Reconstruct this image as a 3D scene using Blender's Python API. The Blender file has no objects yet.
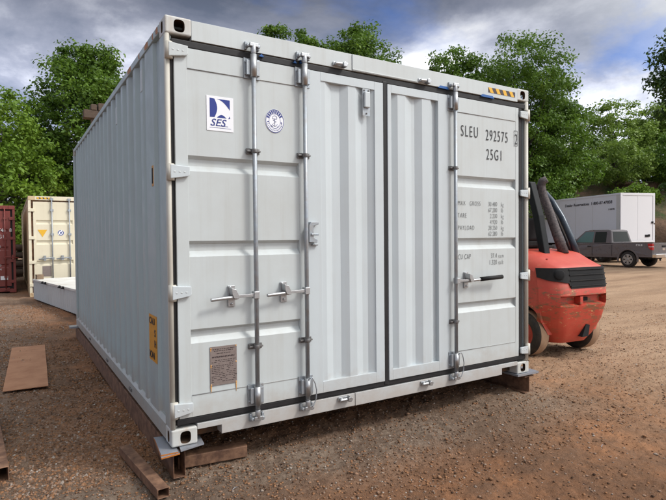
import bpy, bmesh, math, random
import numpy as np
from mathutils import Vector, Matrix
R = math.radians
PI = math.pi
random.seed(4); rng = np.random.default_rng(11)
S = bpy.context.scene
col = S.collection

# ------------------------------------------------------------------ camera
cam_d = bpy.data.cameras.new('camera'); cam = bpy.data.objects.new('camera', cam_d); col.objects.link(cam)
right = Vector((0.85248679, -0.5226657, -0.00931889)); up = Vector((0.01992896, 0.01468079, 0.99969361)); fwd = Vector((0.52236875, 0.85241131, -0.02293137))
m = Matrix((right, up, -fwd)).transposed().to_4x4(); m.translation = Vector((-0.89155, -3.55385, 1.61549))
cam.matrix_world = m
cam_d.sensor_width = 36; cam_d.lens = 524.57 / 666 * 36; cam_d.clip_start = .05; cam_d.clip_end = 3000
S.camera = cam
S.render.resolution_x = 1024; S.render.resolution_y = 769

# ------------------------------------------------------------------ sky, sun, exposure
SUN_EL, SUN_AZ = 46, 136          # azimuth counted clockwise from +Y
w = bpy.data.worlds.new('World'); S.world = w; w.use_nodes = True
nt = w.node_tree; nt.nodes.clear()
def N(nt, t, **k):
    n = nt.nodes.new(t)
    for a, b in k.items(): setattr(n, a, b)
    return n
def ramp(nt, fac, stops, interp='LINEAR'):
    r = N(nt, 'ShaderNodeValToRGB'); cr = r.color_ramp; cr.interpolation = interp
    while len(cr.elements) < len(stops): cr.elements.new(.5)
    for e, (p, c) in zip(cr.elements, stops):
        e.position = p; e.color = (c, c, c, 1) if not hasattr(c, '__len__') else (*c, 1)
    nt.links.new(fac, r.inputs[0]); return r.outputs[0]
def mixc(nt, fac, a, b, blend='MIX'):
    n = N(nt, 'ShaderNodeMix', data_type='RGBA', blend_type=blend)
    for i, v in ((0, fac), (6, a), (7, b)):
        if isinstance(v, bpy.types.NodeSocket): nt.links.new(v, n.inputs[i])
        elif i == 0: n.inputs[0].default_value = v
        else: n.inputs[i].default_value = (*v, 1)
    return n.outputs[2]
def math_(nt, op, a, b=None):
    n = N(nt, 'ShaderNodeMath', operation=op)
    for i, v in enumerate((a, b)):
        if v is None: continue
        if isinstance(v, bpy.types.NodeSocket): nt.links.new(v, n.inputs[i])
        else: n.inputs[i].default_value = v
    return n.outputs[0]
sky = N(nt, 'ShaderNodeTexSky', sky_type='NISHITA', sun_disc=False)
sky.sun_elevation = R(SUN_EL); sky.sun_rotation = R(SUN_AZ); sky.air_density = 1.2; sky.dust_density = .6; sky.ozone_density = 2.5
tc = N(nt, 'ShaderNodeTexCoord'); sep = N(nt, 'ShaderNodeSeparateXYZ'); nt.links.new(tc.outputs['Generated'], sep.inputs[0])
zz = math_(nt, 'ADD', math_(nt, 'MAXIMUM', sep.outputs[2], 0), .22)
cmb = N(nt, 'ShaderNodeCombineXYZ')
nt.links.new(math_(nt, 'DIVIDE', sep.outputs[0], zz), cmb.inputs[0]); nt.links.new(math_(nt, 'DIVIDE', sep.outputs[1], zz), cmb.inputs[1])
cmb.inputs[2].default_value = 13.7
def noise(nt, vec, scale, detail=6, rough=.55, dist=0, out=0, dims='3D'):
    n = N(nt, 'ShaderNodeTexNoise'); n.inputs['Scale'].default_value = scale; n.inputs['Detail'].default_value = detail
    n.inputs['Roughness'].default_value = rough; n.inputs['Distortion'].default_value = dist
    if vec is not None: nt.links.new(vec, n.inputs['Vector'])
    return n.outputs[out]
cover = ramp(nt, noise(nt, cmb.outputs[0], .55, 8, .58, .3), [(.35, 0), (.46, 1)])
tone = noise(nt, cmb.outputs[0], 1.5, 8, .6, .2)
cloud = ramp(nt, tone, [(.36, (1.25, 1.5, 2.15)), (.48, (2.3, 2.5, 3.2)), (.58, (4.3, 4.5, 5.2)), (.68, (6.6, 6.7, 7.0))])
# darker cloud bases overhead, brighter clouds lower down
hgt = ramp(nt, sep.outputs[2], [(.0, 1.6), (.24, 1.4), (.32, .95), (.41, .50), (.5, .42), (.62, .6), (1, .9)])
cl2 = mixc(nt, 1, cloud, hgt, 'MULTIPLY')
blue = mixc(nt, 1, sky.outputs[0], (.27, .44, .80), 'MULTIPLY')
# the cloud layer glows round the veiled sun (behind the camera, to the right)
dt = N(nt, 'ShaderNodeVectorMath', operation='DOT_PRODUCT'); nt.links.new(tc.outputs['Generated'], dt.inputs[0])
dt.inputs[1].default_value = (math.sin(R(SUN_AZ)) * math.cos(R(SUN_EL)), math.cos(R(SUN_AZ)) * math.cos(R(SUN_EL)), math.sin(R(SUN_EL)))
over = math_(nt, 'MAXIMUM', ramp(nt, sep.outputs[2], [(.52, 0), (.68, 1)]), ramp(nt, dt.outputs['Value'], [(.30, 0), (.5, 1)]))
skyc = mixc(nt, math_(nt, 'MAXIMUM', cover, over), blue, mixc(nt, over, cl2, (2.9, 3.02, 3.22)))
glow = ramp(nt, dt.outputs['Value'], [(.0, 1.0), (.35, (1, 1, 1)), (.7, (2.2, 2.18, 2.12)), (1, (5.2, 5.1, 4.9))])
skyc = mixc(nt, 1, skyc, glow, 'MULTIPLY')
bg = N(nt, 'ShaderNodeBackground'); nt.links.new(skyc, bg.inputs[0]); bg.inputs[1].default_value = .12
wo = N(nt, 'ShaderNodeOutputWorld'); nt.links.new(bg.outputs[0], wo.inputs[0])

sd = bpy.data.lights.new('sun', 'SUN'); sd.energy = 1.5; sd.angle = R(12); sd.color = (1, .965, .915)
sun = bpy.data.objects.new('sun', sd); col.objects.link(sun)
az, el = R(SUN_AZ), R(SUN_EL)
sdir = Vector((math.sin(az) * math.cos(el), math.cos(az) * math.cos(el), math.sin(el)))
sun.rotation_euler = sdir.to_track_quat('Z', 'Y').to_euler()
S.view_settings.view_transform = 'Standard'; S.view_settings.look = 'None'; S.view_settings.gamma = 1
S.view_settings.use_curve_mapping = False; S.view_settings.exposure = 0.6

# ------------------------------------------------------------------ materials
def mat(name, base=(.5, .5, .5), rough=.6, metal=0, spec=.5):
    m = bpy.data.materials.new(name); m.use_nodes = True; n = m.node_tree
    b = n.nodes['Principled BSDF']; b.inputs['Base Color'].default_value = (*base, 1)
    b.inputs['Roughness'].default_value = rough; b.inputs['Metallic'].default_value = metal
    b.inputs['Specular IOR Level'].default_value = spec
    return m, n, b
def objc(n): return N(n, 'ShaderNodeTexCoord').outputs['Object']
def geo(n): return N(n, 'ShaderNodeNewGeometry').outputs['Position']
def bump(n, b, h, strength=.3, dist=.01):
    bp = N(n, 'ShaderNodeBump'); bp.inputs['Strength'].default_value = strength; bp.inputs['Distance'].default_value = dist
    n.links.new(h, bp.inputs['Height']); n.links.new(bp.outputs[0], b.inputs['Normal'])
def mapping(n, vec, sc=(1, 1, 1), loc=(0, 0, 0)):
    mp = N(n, 'ShaderNodeMapping'); mp.inputs['Scale'].default_value = sc; mp.inputs['Location'].default_value = loc
    n.links.new(vec, mp.inputs[0]); return mp.outputs[0]
M = {}
def paint(name, c, dirt=(.36, .33, .29), amount=.35, rust=None, rough=.42, splash=False):
    m, n, b = mat(name, c, rough); p = geo(n)
    a = ramp(n, noise(n, p, 1.4, 6, .65), [(.42, 0), (.72, 1)])
    s = ramp(n, noise(n, mapping(n, p, (16, 16, .7)), 1, 4, .6), [(.5, 0), (.78, 1)])
    f = math_(n, 'MULTIPLY', math_(n, 'ADD', math_(n, 'MULTIPLY', a, .6), math_(n, 'MULTIPLY', s, .5)), amount)
    c1 = mixc(n, f, c, dirt)
    if rust:
        r = ramp(n, noise(n, mapping(n, p, (3, 3, 1.4)), 3.2, 8, .75), [(rust, 0), (rust + .05, 1)])
        c1 = mixc(n, r, c1, (.22, .09, .035))
    n.links.new(c1, b.inputs['Base Color'])
    if splash:
        sx = N(n, 'ShaderNodeSeparateXYZ'); n.links.new(p, sx.inputs[0])
        lo = ramp(n, math_(n, 'ADD', sx.outputs[2], math_(n, 'MULTIPLY', noise(n, p, 7, 8, .7), .5)), [(.50, .55), (.78, 0)])
        c1 = mixc(n, lo, c1, (.34, .26, .20))
        sp_ = ramp(n, noise(n, mapping(n, p, (9, 9, 5)), 5, 6, .7), [(.70, 0), (.735, .7)]); c1 = mixc(n, sp_, c1, (.30, .22, .15))
        n.links.new(c1, b.inputs['Base Color'])
    rr = ramp(n, noise(n, p, 5, 4), [(.3, rough - .08), (.7, rough + .16)]); n.links.new(rr, b.inputs['Roughness'])
    bump(n, b, noise(n, p, 6, 4, .5), .12, .01)
    M[name] = m
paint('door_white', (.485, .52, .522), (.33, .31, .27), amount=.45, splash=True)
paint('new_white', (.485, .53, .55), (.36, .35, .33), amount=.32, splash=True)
paint('side_shaded_grey', (.35, .42, .43), (.30, .31, .31), amount=.5, rust=.73, splash=True)  # side shade put into the base grey, darker and bluer than the doors
paint('post_white', (.52, .50, .44), (.34, .27, .2), amount=.6, rust=.66)
paint('casting', (.50, .515, .50), (.36, .24, .15), amount=.75, rust=.655)
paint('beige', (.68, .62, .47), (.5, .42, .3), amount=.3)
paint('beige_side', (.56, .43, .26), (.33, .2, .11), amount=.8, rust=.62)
paint('red_box', (.20, .035, .028), (.12, .05, .04), amount=.5)
paint('box_grey', (.48, .50, .50), (.35, .33, .3), amount=.4)
paint('trailer_white', (.60, .64, .70), (.5, .5, .5), amount=.2)
paint('truck_paint', (.125, .108, .112), (.2, .15, .11), amount=.5, rough=.3)
def simple(name, c, rough=.6, metal=0, var=0, vc=None, sc=8, spec=.35):
    m, n, b = mat(name, c, rough, metal, spec)
    if var:
        f = ramp(n, noise(n, geo(n), sc, 6, .65), [(.35, 0), (.68, 1)])
        n.links.new(mixc(n, math_(n, 'MULTIPLY', f, var), c, vc), b.inputs['Base Color'])
        bump(n, b, noise(n, geo(n), sc * 3, 5), .25, .004)
    M[name] = m
simple('seam_grey', (.30, .30, .29), .6)
simple('black_rubber', (.011, .011, .012), .6, var=.4, vc=(.035, .03, .03), sc=9)
simple('dark_gap', (.006, .006, .007), .8)
simple('galv', (.33, .37, .41), .5, .6, .7, (.30, .28, .26), 22)
simple('galv_dark', (.20, .20, .20), .5, .6, .6, (.10, .08, .07), 30)
simple('bright_zinc', (.42, .43, .44), .38, .8, .4, (.4, .4, .4), 40)
simple('black_plastic', (.012, .012, .013), .6, var=.3, vc=(.05, .042, .035), sc=6, spec=.18)
simple('lift_black', (.006, .007, .008), .5, var=.3, vc=(.02, .02, .02), sc=6, spec=.18)
simple('matte_dark', (.012, .012, .013), .9)
simple('interior', (.03, .022, .016), .9, var=.6, vc=(.16, .07, .03), sc=8)
simple('rust_steel', (.10, .052, .034), .65, .2, 1, (.27, .15, .09), 13)
simple('rust_sheet', (.46, .24, .135), .75, 0, .8, (.33, .15, .08), 5)
simple('burnt_edge', (.45, .15, .02), .7, 0, .6, (.2, .08, .03), 40)
simple('steel_plate', (.34, .33, .335), .4, .5, .8, (.30, .36, .45), 9)
simple('navy', (.018, .035, .22), .5)
simple('sticker', (.78, .79, .82), .4)
simple('ink', (.03, .03, .032), .55)
simple('ink_navy', (.02, .035, .2), .5)
simple('orange_sticker', (.62, .27, .015), .5, 0, .4, (.4, .2, .05), 30)
simple('yellow', (.75, .42, .02), .5, 0, .4, (.5, .3, .1), 30)
simple('stripe_black', (.06, .045, .05), .6)
simple('plate_tin', (.22, .175, .16), .5, .3, .5, (.28, .24, .22), 40)
simple('plate_print', (.05, .035, .035), .6)
simple('rust_drip', (.55, .26, .05), .7, 0, .6, (.6, .45, .3), 60)
simple('blue_tape', (.02, .10, .32), .4)
simple('wood', (.24, .17, .11), .8, 0, .7, (.12, .08, .055), 14)
simple('wood_dark', (.10, .07, .05), .85, 0, .7, (.05, .035, .03), 10)
simple('bark', (.075, .06, .05), .9, 0, .7, (.035, .028, .024), 9)
simple('tyre_black', (.02, .019, .018), .8, 0, .6, (.07, .05, .035), 14)
simple('tyre_tan', (.36, .235, .15), .9, 0, .6, (.26, .16, .10), 16)
simple('alloy', (.42, .40, .38), .35, .7, .4, (.25, .22, .2), 12)
simple('chrome', (.6, .58, .56), .15, 1)
simple('tail_red', (.5, .015, .015), .2)
simple('lens_white', (.7, .7, .7), .2)
simple('box_top', (.66, .66, .63), .7, 0, .6, (.42, .37, .3), 3)
simple('vinyl_black', (.03, .03, .035), .5, 0, .2, (.1, .1, .1), 4)
simple('post_blue', (.03, .045, .065), .25, .2, .4, (.10, .10, .10), 12)
simple('sooty_tube', (.035, .03, .032), .65, 0, .8, (.14, .11, .105), 38)
simple('concrete', (.34, .37, .42), .8, 0, .4, (.28, .3, .34), 2)
m, n, b = mat('glass_dark', (.03, .034, .03), .2, 0, .12); M['glass_dark'] = m
m, n, b = mat('glass_teal', (.10, .17, .17), .06, 0, .7); M['glass_teal'] = m
m, n, b = mat('bldg_glass', (.22, .33, .52), .12, 0, .7); M['bldg_glass'] = m
# forklift paint: faded red with scraped patches low on the counterweight
m, n, b = mat('lift_red', (.52, .06, .035), .5); p = objc(n)
f1 = ramp(n, noise(n, p, 3.5, 6, .65), [(.38, 0), (.7, 1)])
c = mixc(n, math_(n, 'MULTIPLY', f1, .65), (.45, .045, .026), (.54, .095, .055))
sc = ramp(n, noise(n, mapping(n, p, (1.0, 1.0, 3.0)), 3.4, 10, .78), [(.52, 0), (.56, 1)])
szz = N(n, 'ShaderNodeSeparateXYZ'); n.links.new(p, szz.inputs[0])
wm = ramp(n, szz.outputs[2], [(.35, .25), (.6, 1), (.9, 1), (.97, .12), (1, .1)])
c = mixc(n, math_(n, 'MULTIPLY', sc, wm), c, (.20, .085, .04))
sc2 = ramp(n, noise(n, mapping(n, p, (1.5, 1.5, 5), (3, 1, 2)), 6, 8, .75), [(.61, 0), (.63, 1)])
c = mixc(n, math_(n, 'MULTIPLY', sc2, wm), c, (.50, .36, .16))
n.links.new(c, b.inputs['Base Color']); bump(n, b, noise(n, p, 14, 6), .2, .006); M['lift_red'] = m
m, n, b = mat('bark_chips', (.1, .07, .05), .9); M['bank_m'] = m; p = geo(n)
f1 = ramp(n, noise(n, p, .35, 7, .65), [(.45, 0), (.60, 1)])
c = mixc(n, f1, (.26, .15, .09), (.07, .12, .025))
f2 = ramp(n, noise(n, p, 3, 7, .7), [(.35, 0), (.65, 1)])
c = mixc(n, math_(n, 'MULTIPLY', f2, .55), c, (.05, .035, .025)); n.links.new(c, b.inputs['Base Color'])
bump(n, b, noise(n, p, 3, 8, .7), 1, .3)
def leafmat(name, a, c2, c3):
    m, n, b = mat(name, a, .5, 0, .3); g = N(n, 'ShaderNodeNewGeometry'); p = g.outputs['Position']
    f = ramp(n, g.outputs['Random Per Island'], [(0, 0), (1, 1)])
    c = mixc(n, f, a, c2)
    f2 = ramp(n, noise(n, p, .8, 3), [(.38, 0), (.64, 1)])
    c = mixc(n, math_(n, 'MULTIPLY', f2, .7), c, c3)
    n.links.new(c, b.inputs['Base Color'])
    tr = N(n, 'ShaderNodeBsdfTranslucent'); n.links.new(c, tr.inputs[0])
    mx = N(n, 'ShaderNodeMixShader'); mx.inputs[0].default_value = .35
    out = n.nodes['Material Output']; n.links.new(b.outputs[0], mx.inputs[1]); n.links.new(tr.outputs[0], mx.inputs[2]); n.links.new(mx.outputs[0], out.inputs[0])
    M[name] = m
leafmat('leaf_mid', (.085, .165, .018), (.155, .26, .03), (.05, .105, .015))
leafmat('leaf_light', (.14, .24, .022), (.21, .33, .04), (.09, .17, .02))
leafmat('leaf_yellow', (.17, .26, .035), (.25, .35, .07), (.11, .19, .03))
leafmat('leaf_dark', (.035, .08, .014), (.065, .13, .02), (.024, .055, .01))

# ground: reddish dirt, grey gravel by the container, dusty tan yard beyond
m, n, b = mat('dirt', (.2, .1, .06), .9, 0, .25); M['dirt'] = m; p = geo(n)
sp = N(n, 'ShaderNodeSeparateXYZ'); n.links.new(p, sp.inputs[0]); X, Y = sp.outputs[0], sp.outputs[1]
big = noise(n, p, .55, 7, .65); mid = noise(n, p, 3.2, 8, .7); fine = noise(n, p, 22, 8, .75); grain = noise(n, p, 95, 5, .7)
c = mixc(n, ramp(n, mid, [(.35, 0), (.66, 1)]), (.40, .18, .08), (.20, .105, .058))
# grey gravel: left lane and along the front of the container
gx = math_(n, 'ADD', math_(n, 'MULTIPLY', X, -.9), math_(n, 'MULTIPLY', math_(n, 'SUBTRACT', big, .5), 2.6))
g1 = ramp(n, math_(n, 'ADD', math_(n, 'MULTIPLY', gx, .5), .42), [(.30, 0), (.85, .8)])
fr = math_(n, 'ADD', math_(n, 'ABSOLUTE', math_(n, 'ADD', Y, .12)), math_(n, 'MULTIPLY', math_(n, 'SUBTRACT', mid, .5), 1.1))
g2 = ramp(n, fr, [(.2, .9), (.75, 0)])
inx = ramp(n, math_(n, 'MULTIPLY', X, .1), [(.36, 1), (.42, 0)])
g2 = math_(n, 'MULTIPLY', g2, inx)
gray = mixc(n, ramp(n, fine, [(.35, 0), (.65, 1)]), (.14, .10, .072), (.32, .25, .19))
c = mixc(n, g1, c, gray)
c = mixc(n, g2, c, gray)
tanf = ramp(n, math_(n, 'MULTIPLY', math_(n, 'ADD', math_(n, 'ADD', X, math_(n, 'MULTIPLY', Y, .15)), math_(n, 'MULTIPLY', big, 5)), .05), [(.24, 0), (.44, 1)])
tan = mixc(n, ramp(n, noise(n, mapping(n, p, (.25, 1, 1)), 1.3, 6, .6), [(.35, 0), (.65, 1)]), (.50, .335, .215), (.37, .235, .145))
c = mixc(n, tanf, c, tan)
dk = ramp(n, big, [(.46, 0), (.66, .8)])
c = mixc(n, math_(n, 'MULTIPLY', dk, math_(n, 'SUBTRACT', 1, tanf)), c, (.085, .048, .03))
scr = ramp(n, noise(n, mapping(n, p, (.18, .9, 1)), 1.1, 7, .62, .6), [(.50, 0), (.66, .55)])
c = mixc(n, math_(n, 'MULTIPLY', scr, tanf), c, (.22, .135, .085))
c = mixc(n, math_(n, 'MULTIPLY', ramp(n, fine, [(.3, 1), (.5, 0)]), .5), c, (.06, .035, .026))
c = mixc(n, math_(n, 'MULTIPLY', ramp(n, grain, [(.55, 0), (.75, 1)]), .35), c, (.36, .27, .2))
n.links.new(c, b.inputs['Base Color'])
hh = math_(n, 'ADD', math_(n, 'MULTIPLY', fine, .6), math_(n, 'ADD', math_(n, 'MULTIPLY', grain, .25), mid))
bump(n, b, hh, 1, .045)
m, n, b = mat('stone', (.2, .15, .12), .95, 0, .15); M['stone'] = m
g = N(n, 'ShaderNodeNewGeometry'); p = g.outputs['Position']
c = ramp(n, g.outputs['Random Per Island'], [(0, (.07, .042, .028)), (.3, (.18, .095, .052)), (.6, (.28, .14, .07)), (.86, (.23, .16, .12)), (.985, (.30, .25, .21)), (1, (.40, .36, .32))])
n.links.new(c, b.inputs['Base Color']); bump(n, b, noise(n, p, 60, 5), .4, .004)

# ------------------------------------------------------------------ mesh helpers
class MB:
    def __init__(s): s.v = []; s.f = []; s.mi = []; s.sm = []
    def add(s, vs, fs, mi=0, smooth=False, T=None):
        o = len(s.v)
        for q in vs: s.v.append(tuple(T @ Vector(q)) if T else tuple(q))
        for f in fs: s.f.append(tuple(i + o for i in f)); s.mi.append(mi); s.sm.append(smooth)
        return s
    def box(s, a, b, mi=0, T=None):
        (x0, y0, z0), (x1, y1, z1) = a, b
        return s.add([(x0, y0, z0), (x1, y0, z0), (x1, y1, z0), (x0, y1, z0), (x0, y0, z1), (x1, y0, z1), (x1, y1, z1), (x0, y1, z1)],
            [(0, 3, 2, 1), (4, 5, 6, 7), (0, 1, 5, 4), (1, 2, 6, 5), (2, 3, 7, 6), (3, 0, 4, 7)], mi, False, T)
    def prism(s, pts, axis, a, b, mi=0, smooth=False, T=None):     # pts 2D in the other two axes (cyclic order)
        n = len(pts); vs = []
        for t in (a, b):
            for (p, q) in pts: vs.append((t, p, q) if axis == 'x' else (p, t, q) if axis == 'y' else (p, q, t))
        fs = [(i, (i + 1) % n, n + (i + 1) % n, n + i) for i in range(n)]
        s.add(vs, fs, mi, smooth, T); o = len(s.v) - 2 * n
        s.f += [tuple(o + i for i in range(n))[::-1], tuple(o + n + i for i in range(n))]; s.mi += [mi, mi]; s.sm += [False, False]
        return s
    def tube(s, path, r, seg=12, mi=0, caps=True):
        path = [Vector(p) for p in path]; rs = r if hasattr(r, '__len__') else [r] * len(path); vs = []
        prev = None
        for i, p in enumerate(path):
            t = (path[min(i + 1, len(path) - 1)] - path[max(i - 1, 0)]).normalized()
            if prev is None: u = t.orthogonal().normalized()
            else: u = (prev - t * prev.dot(t)).normalized()
            prev = u; v_ = t.cross(u)
            for k in range(seg):
                a = 2 * PI * k / seg; vs.append(p + (u * math.cos(a) + v_ * math.sin(a)) * rs[i])
        fs = []
        for i in range(len(path) - 1):
            for k in range(seg): fs.append((i * seg + k, i * seg + (k + 1) % seg, (i + 1) * seg + (k + 1) % seg, (i + 1) * seg + k))
        s.add(vs, fs, mi, True); o = len(s.v) - len(vs)
        if caps:
            s.f += [tuple(o + k for k in range(seg))[::-1], tuple(len(s.v) - seg + k for k in range(seg))]; s.mi += [mi, mi]; s.sm += [False, False]
        return s
    def lathe(s, prof, c, axis='x', seg=32, mi=0):                  # prof: (along axis, radius)
        vs = []
        for (t, r) in prof:
            for k in range(seg):
                a = 2 * PI * k / seg; p, q = r * math.cos(a), r * math.sin(a)
                vs.append((c[0] + t, c[1] + p, c[2] + q) if axis == 'x' else (c[0] + p, c[1] + t, c[2] + q) if axis == 'y' else (c[0] + p, c[1] + q, c[2] + t))
        n = len(prof); fs = [(i * seg + k, i * seg + (k + 1) % seg, (i + 1) * seg + (k + 1) % seg, (i + 1) * seg + k) for i in range(n - 1) for k in range(seg)]
        return s.add(vs, fs, mi, True)
    def build(s, name, mats, parent=None, bevel=0, seg=2, label=None, fixn=True):
        me = bpy.data.meshes.new(name); me.from_pydata(s.v, [], s.f)
        for k in (mats if isinstance(mats, (list, tuple)) else [mats]): me.materials.append(M[k])
        me.polygons.foreach_set('material_index', s.mi); me.polygons.foreach_set('use_smooth', s.sm)
        if fixn:
            bm = bmesh.new(); bm.from_mesh(me); bmesh.ops.recalc_face_normals(bm, faces=bm.faces); bm.to_mesh(me); bm.free()
        me.update(); o = bpy.data.objects.new(name, me); col.objects.link(o)
        if parent: o.parent = parent
        if bevel:
            md = o.modifiers.new('bevel', 'BEVEL'); md.width = bevel; md.segments = seg; md.limit_method = 'ANGLE'; md.angle_limit = R(35)
        if label: o['label'] = label
        return o
def thing(name, label, cat, loc=(0, 0, 0), rz=0, group=None):
    o = bpy.data.objects.new(name, None); col.objects.link(o); o.location = loc; o.rotation_euler = (0, 0, rz); o.empty_display_size = .2
    return tag(o, label, cat, group)
def tag(o, label, cat, group=None):
    o['label'] = label; o['category'] = cat
    if group: o['group'] = group
    return o
def struct(o, kind='structure'): o['kind'] = kind; return o
def text(parent, name, s, loc, size, m, xs=1, face='-y', shear=0, off=0, spacing=1, depth=.0006, align='LEFT', label=None):
    cu = bpy.data.curves.new(name, 'FONT'); cu.body = s; cu.size = size; cu.shear = shear; cu.offset = off; cu.space_character = spacing
    cu.extrude = depth; cu.align_x = align; cu.resolution_u = 3
    t = bpy.data.objects.new('t', cu); col.objects.link(t)
    dg = bpy.context.evaluated_depsgraph_get(); me = bpy.data.meshes.new_from_object(t.evaluated_get(dg)); bpy.data.objects.remove(t)
    rot = {'-y': Matrix.Rotation(R(90), 4, 'X'), '-x': Matrix.Rotation(R(-90), 4, 'Z') @ Matrix.Rotation(R(90), 4, 'X')}[face]
    me.transform(Matrix.Translation(Vector(loc)) @ rot @ Matrix.Diagonal((xs, 1, 1, 1))); me.materials.clear(); me.materials.append(M[m])
    me.name = name; o = bpy.data.objects.new(name, me); col.objects.link(o); o.parent = parent
    if label: o['label'] = label
    return o

# ------------------------------------------------------------------ ground
def vnoise(x, y, seed=0):
    r = np.random.default_rng(seed); t = r.random((256, 256))
    xi = np.floor(x).astype(int); yi = np.floor(y).astype(int); fx = x - xi; fy = y - yi; fx = fx * fx * (3 - 2 * fx); fy = fy * fy * (3 - 2 * fy)
    g = lambda a, b: t[a % 256, b % 256]
    return (g(xi, yi) * (1 - fx) + g(xi + 1, yi) * fx) * (1 - fy) + (g(xi, yi + 1) * (1 - fx) + g(xi + 1, yi + 1) * fx) * fy
def ground_z(x, y):
    near = np.clip(1 - (np.hypot(x - 1, y) - 6) / 30, .25, 1)
    z = (vnoise(x * .6, y * .6, 1) - .5) * .045 + (vnoise(x * 2.2, y * 2.2, 2) - .5) * .03 + ((vnoise(x * 9, y * 9, 3) - .5) * .020 + (vnoise(x * 26, y * 26, 4) - .5) * .016 + (vnoise(x * 55, y * 55, 5) - .5) * .007) * near
    under = ((x > -.4) & (x < 4.1) & (y > -.2) & (y < 6.4))
    return z - .014 - np.where(under, .006, 0)
def axis_pts(lo, hi, a, b, fine, big):
    p = [a]; s = fine
    mid = list(np.arange(a, b, fine)); l = []; q = a; s = fine
    while q > lo: s = min(s * 1.18, big); q -= s; l.append(q)
    r = []; q = mid[-1]; s = fine
    while q < hi: s = min(s * 1.18, big); q += s; r.append(q)
    return np.array(l[::-1] + mid + r)
xs = axis_pts(-900, 900, -1.4, 5.5, .018, 60); ys = axis_pts(-60, 1200, -2.6, 1.6, .018, 60)
GX, GY = np.meshgrid(xs, ys); GZ = ground_z(GX, GY); nx, ny = len(xs), len(ys)
def grid_obj(name, GX, GY, GZ, material):
    ny, nx = GX.shape
    me = bpy.data.meshes.new(name); V = np.stack([GX, GY, GZ], -1).reshape(-1, 3).astype(np.float32)
    i = np.arange((ny - 1) * (nx - 1)); r_, c_ = i // (nx - 1), i % (nx - 1); a = r_ * nx + c_
    F = np.stack([a, a + 1, a + nx + 1, a + nx], 1).astype(np.int32)
    me.vertices.add(len(V)); me.vertices.foreach_set('co', V.ravel()); me.loops.add(F.size); me.loops.foreach_set('vertex_index', F.ravel())
    me.polygons.add(len(F)); me.polygons.foreach_set('loop_start', np.arange(0, F.size, 4, dtype=np.int32)); me.polygons.foreach_set('use_smooth', np.ones(len(F), bool))
    me.update(); me.validate(); me.materials.append(M[material]); o = bpy.data.objects.new(name, me); col.objects.link(o); return o
struct(grid_obj('ground', GX, GY, GZ, 'dirt'))

def tri_cloud(name, V, F, material, parent=None):
    me = bpy.data.meshes.new(name); V = V.astype(np.float32); F = F.astype(np.int32); k = F.shape[1]
    me.vertices.add(len(V)); me.vertices.foreach_set('co', V.ravel()); me.loops.add(F.size); me.loops.foreach_set('vertex_index', F.ravel())
    me.polygons.add(len(F)); me.polygons.foreach_set('loop_start', np.arange(0, F.size, k, dtype=np.int32))
    me.update(); me.validate(); me.materials.append(M[material]); o = bpy.data.objects.new(name, me); col.objects.link(o)
    if parent: o.parent = parent
    return o
# loose stones: irregular little octahedra
def stones(n, sel, smin, smax, pw=3):
    th = rng.uniform(R(-12), R(72), n); d = 1.2 + 9 * rng.random(n) ** 1.5
    x = -.89 + np.sin(th) * d; y = -3.55 + np.cos(th) * d
    k = sel(x, y); x, y = x[k], y[k]; n = len(x)
    s = smin + (smax - smin) * rng.random(n) ** pw
    base = np.array([(1, 0, 0), (-1, 0, 0), (0, 1, 0), (0, -1, 0), (0, 0, 1), (0, 0, -1), (.7, .7, .3), (-.7, .6, -.2), (.6, -.7, .3), (-.6, -.6, .4)])
    tris = np.array([(0, 6, 4), (6, 2, 4), (2, 7, 4), (7, 1, 4), (1, 9, 4), (9, 3, 4), (3, 8, 4), (8, 0, 4), (6, 0, 5), (2, 6, 5), (7, 2, 5), (1, 7, 5), (9, 1, 5), (3, 9, 5), (8, 3, 5), (0, 8, 5)])
    P = base[None] * rng.uniform(.6, 1.2, (n, 10, 1)); P[:, :, 2] *= rng.uniform(.45, .8, (n, 1)); a = rng.uniform(0, 2 * PI, n); ca, sa = np.cos(a)[:, None], np.sin(a)[:, None]
    px = P[:, :, 0] * ca - P[:, :, 1] * sa; py = P[:, :, 0] * sa + P[:, :, 1] * ca
    V = np.stack([px, py, P[:, :, 2]], -1) * s[:, None, None]; V[:, :, 0] += x[:, None]; V[:, :, 1] += y[:, None]; V[:, :, 2] += (ground_z(x, y) + s * .12)[:, None]
    F = tris[None] + (np.arange(n) * 10)[:, None, None]
    return V.reshape(-1, 3), F.reshape(-1, 3)
allw = lambda x, y: (rng.random(len(x)) < .35 + .65 * (((x < .6) | ((y > -1.1) & (x < 4)))).astype(float))
V, F = stones(150000, allw, .0022, .014, 4.0)
struct(tri_cloud('gravel', V, F, 'stone'), 'stuff')
def scatter(n, x0, x1, y0, y1, smin, smax, pw):
    x = rng.uniform(x0, x1, n); y = y0 + (y1 - y0) * rng.random(n) ** 1.3
    base = np.array([(1, 0, 0), (-.5, .85, 0), (-.6, -.8, 0), (.1, .1, .8)]); tris = np.array([(0, 1, 3), (1, 2, 3), (2, 0, 3)])
    s = smin + (smax - smin) * rng.random(n) ** pw; a = rng.uniform(0, 2 * PI, n); ca, sa = np.cos(a)[:, None], np.sin(a)[:, None]
    P = base[None] * rng.uniform(.6, 1.25, (n, 4, 1)); px = P[:, :, 0] * ca - P[:, :, 1] * sa; py = P[:, :, 0] * sa + P[:, :, 1] * ca
    V = np.stack([px, py, P[:, :, 2]], -1) * s[:, None, None]; V[:, :, 0] += x[:, None]; V[:, :, 1] += y[:, None]; V[:, :, 2] += (ground_z(x, y) - .001)[:, None]
    return V.reshape(-1, 3), (tris[None] + (np.arange(n) * 4)[:, None, None]).reshape(-1, 3)
V, F = scatter(90000, -3.6, .02, .2, 12, .005, .02, 2.6)
struct(tri_cloud('gravel', V, F, 'stone'), 'stuff')
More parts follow.
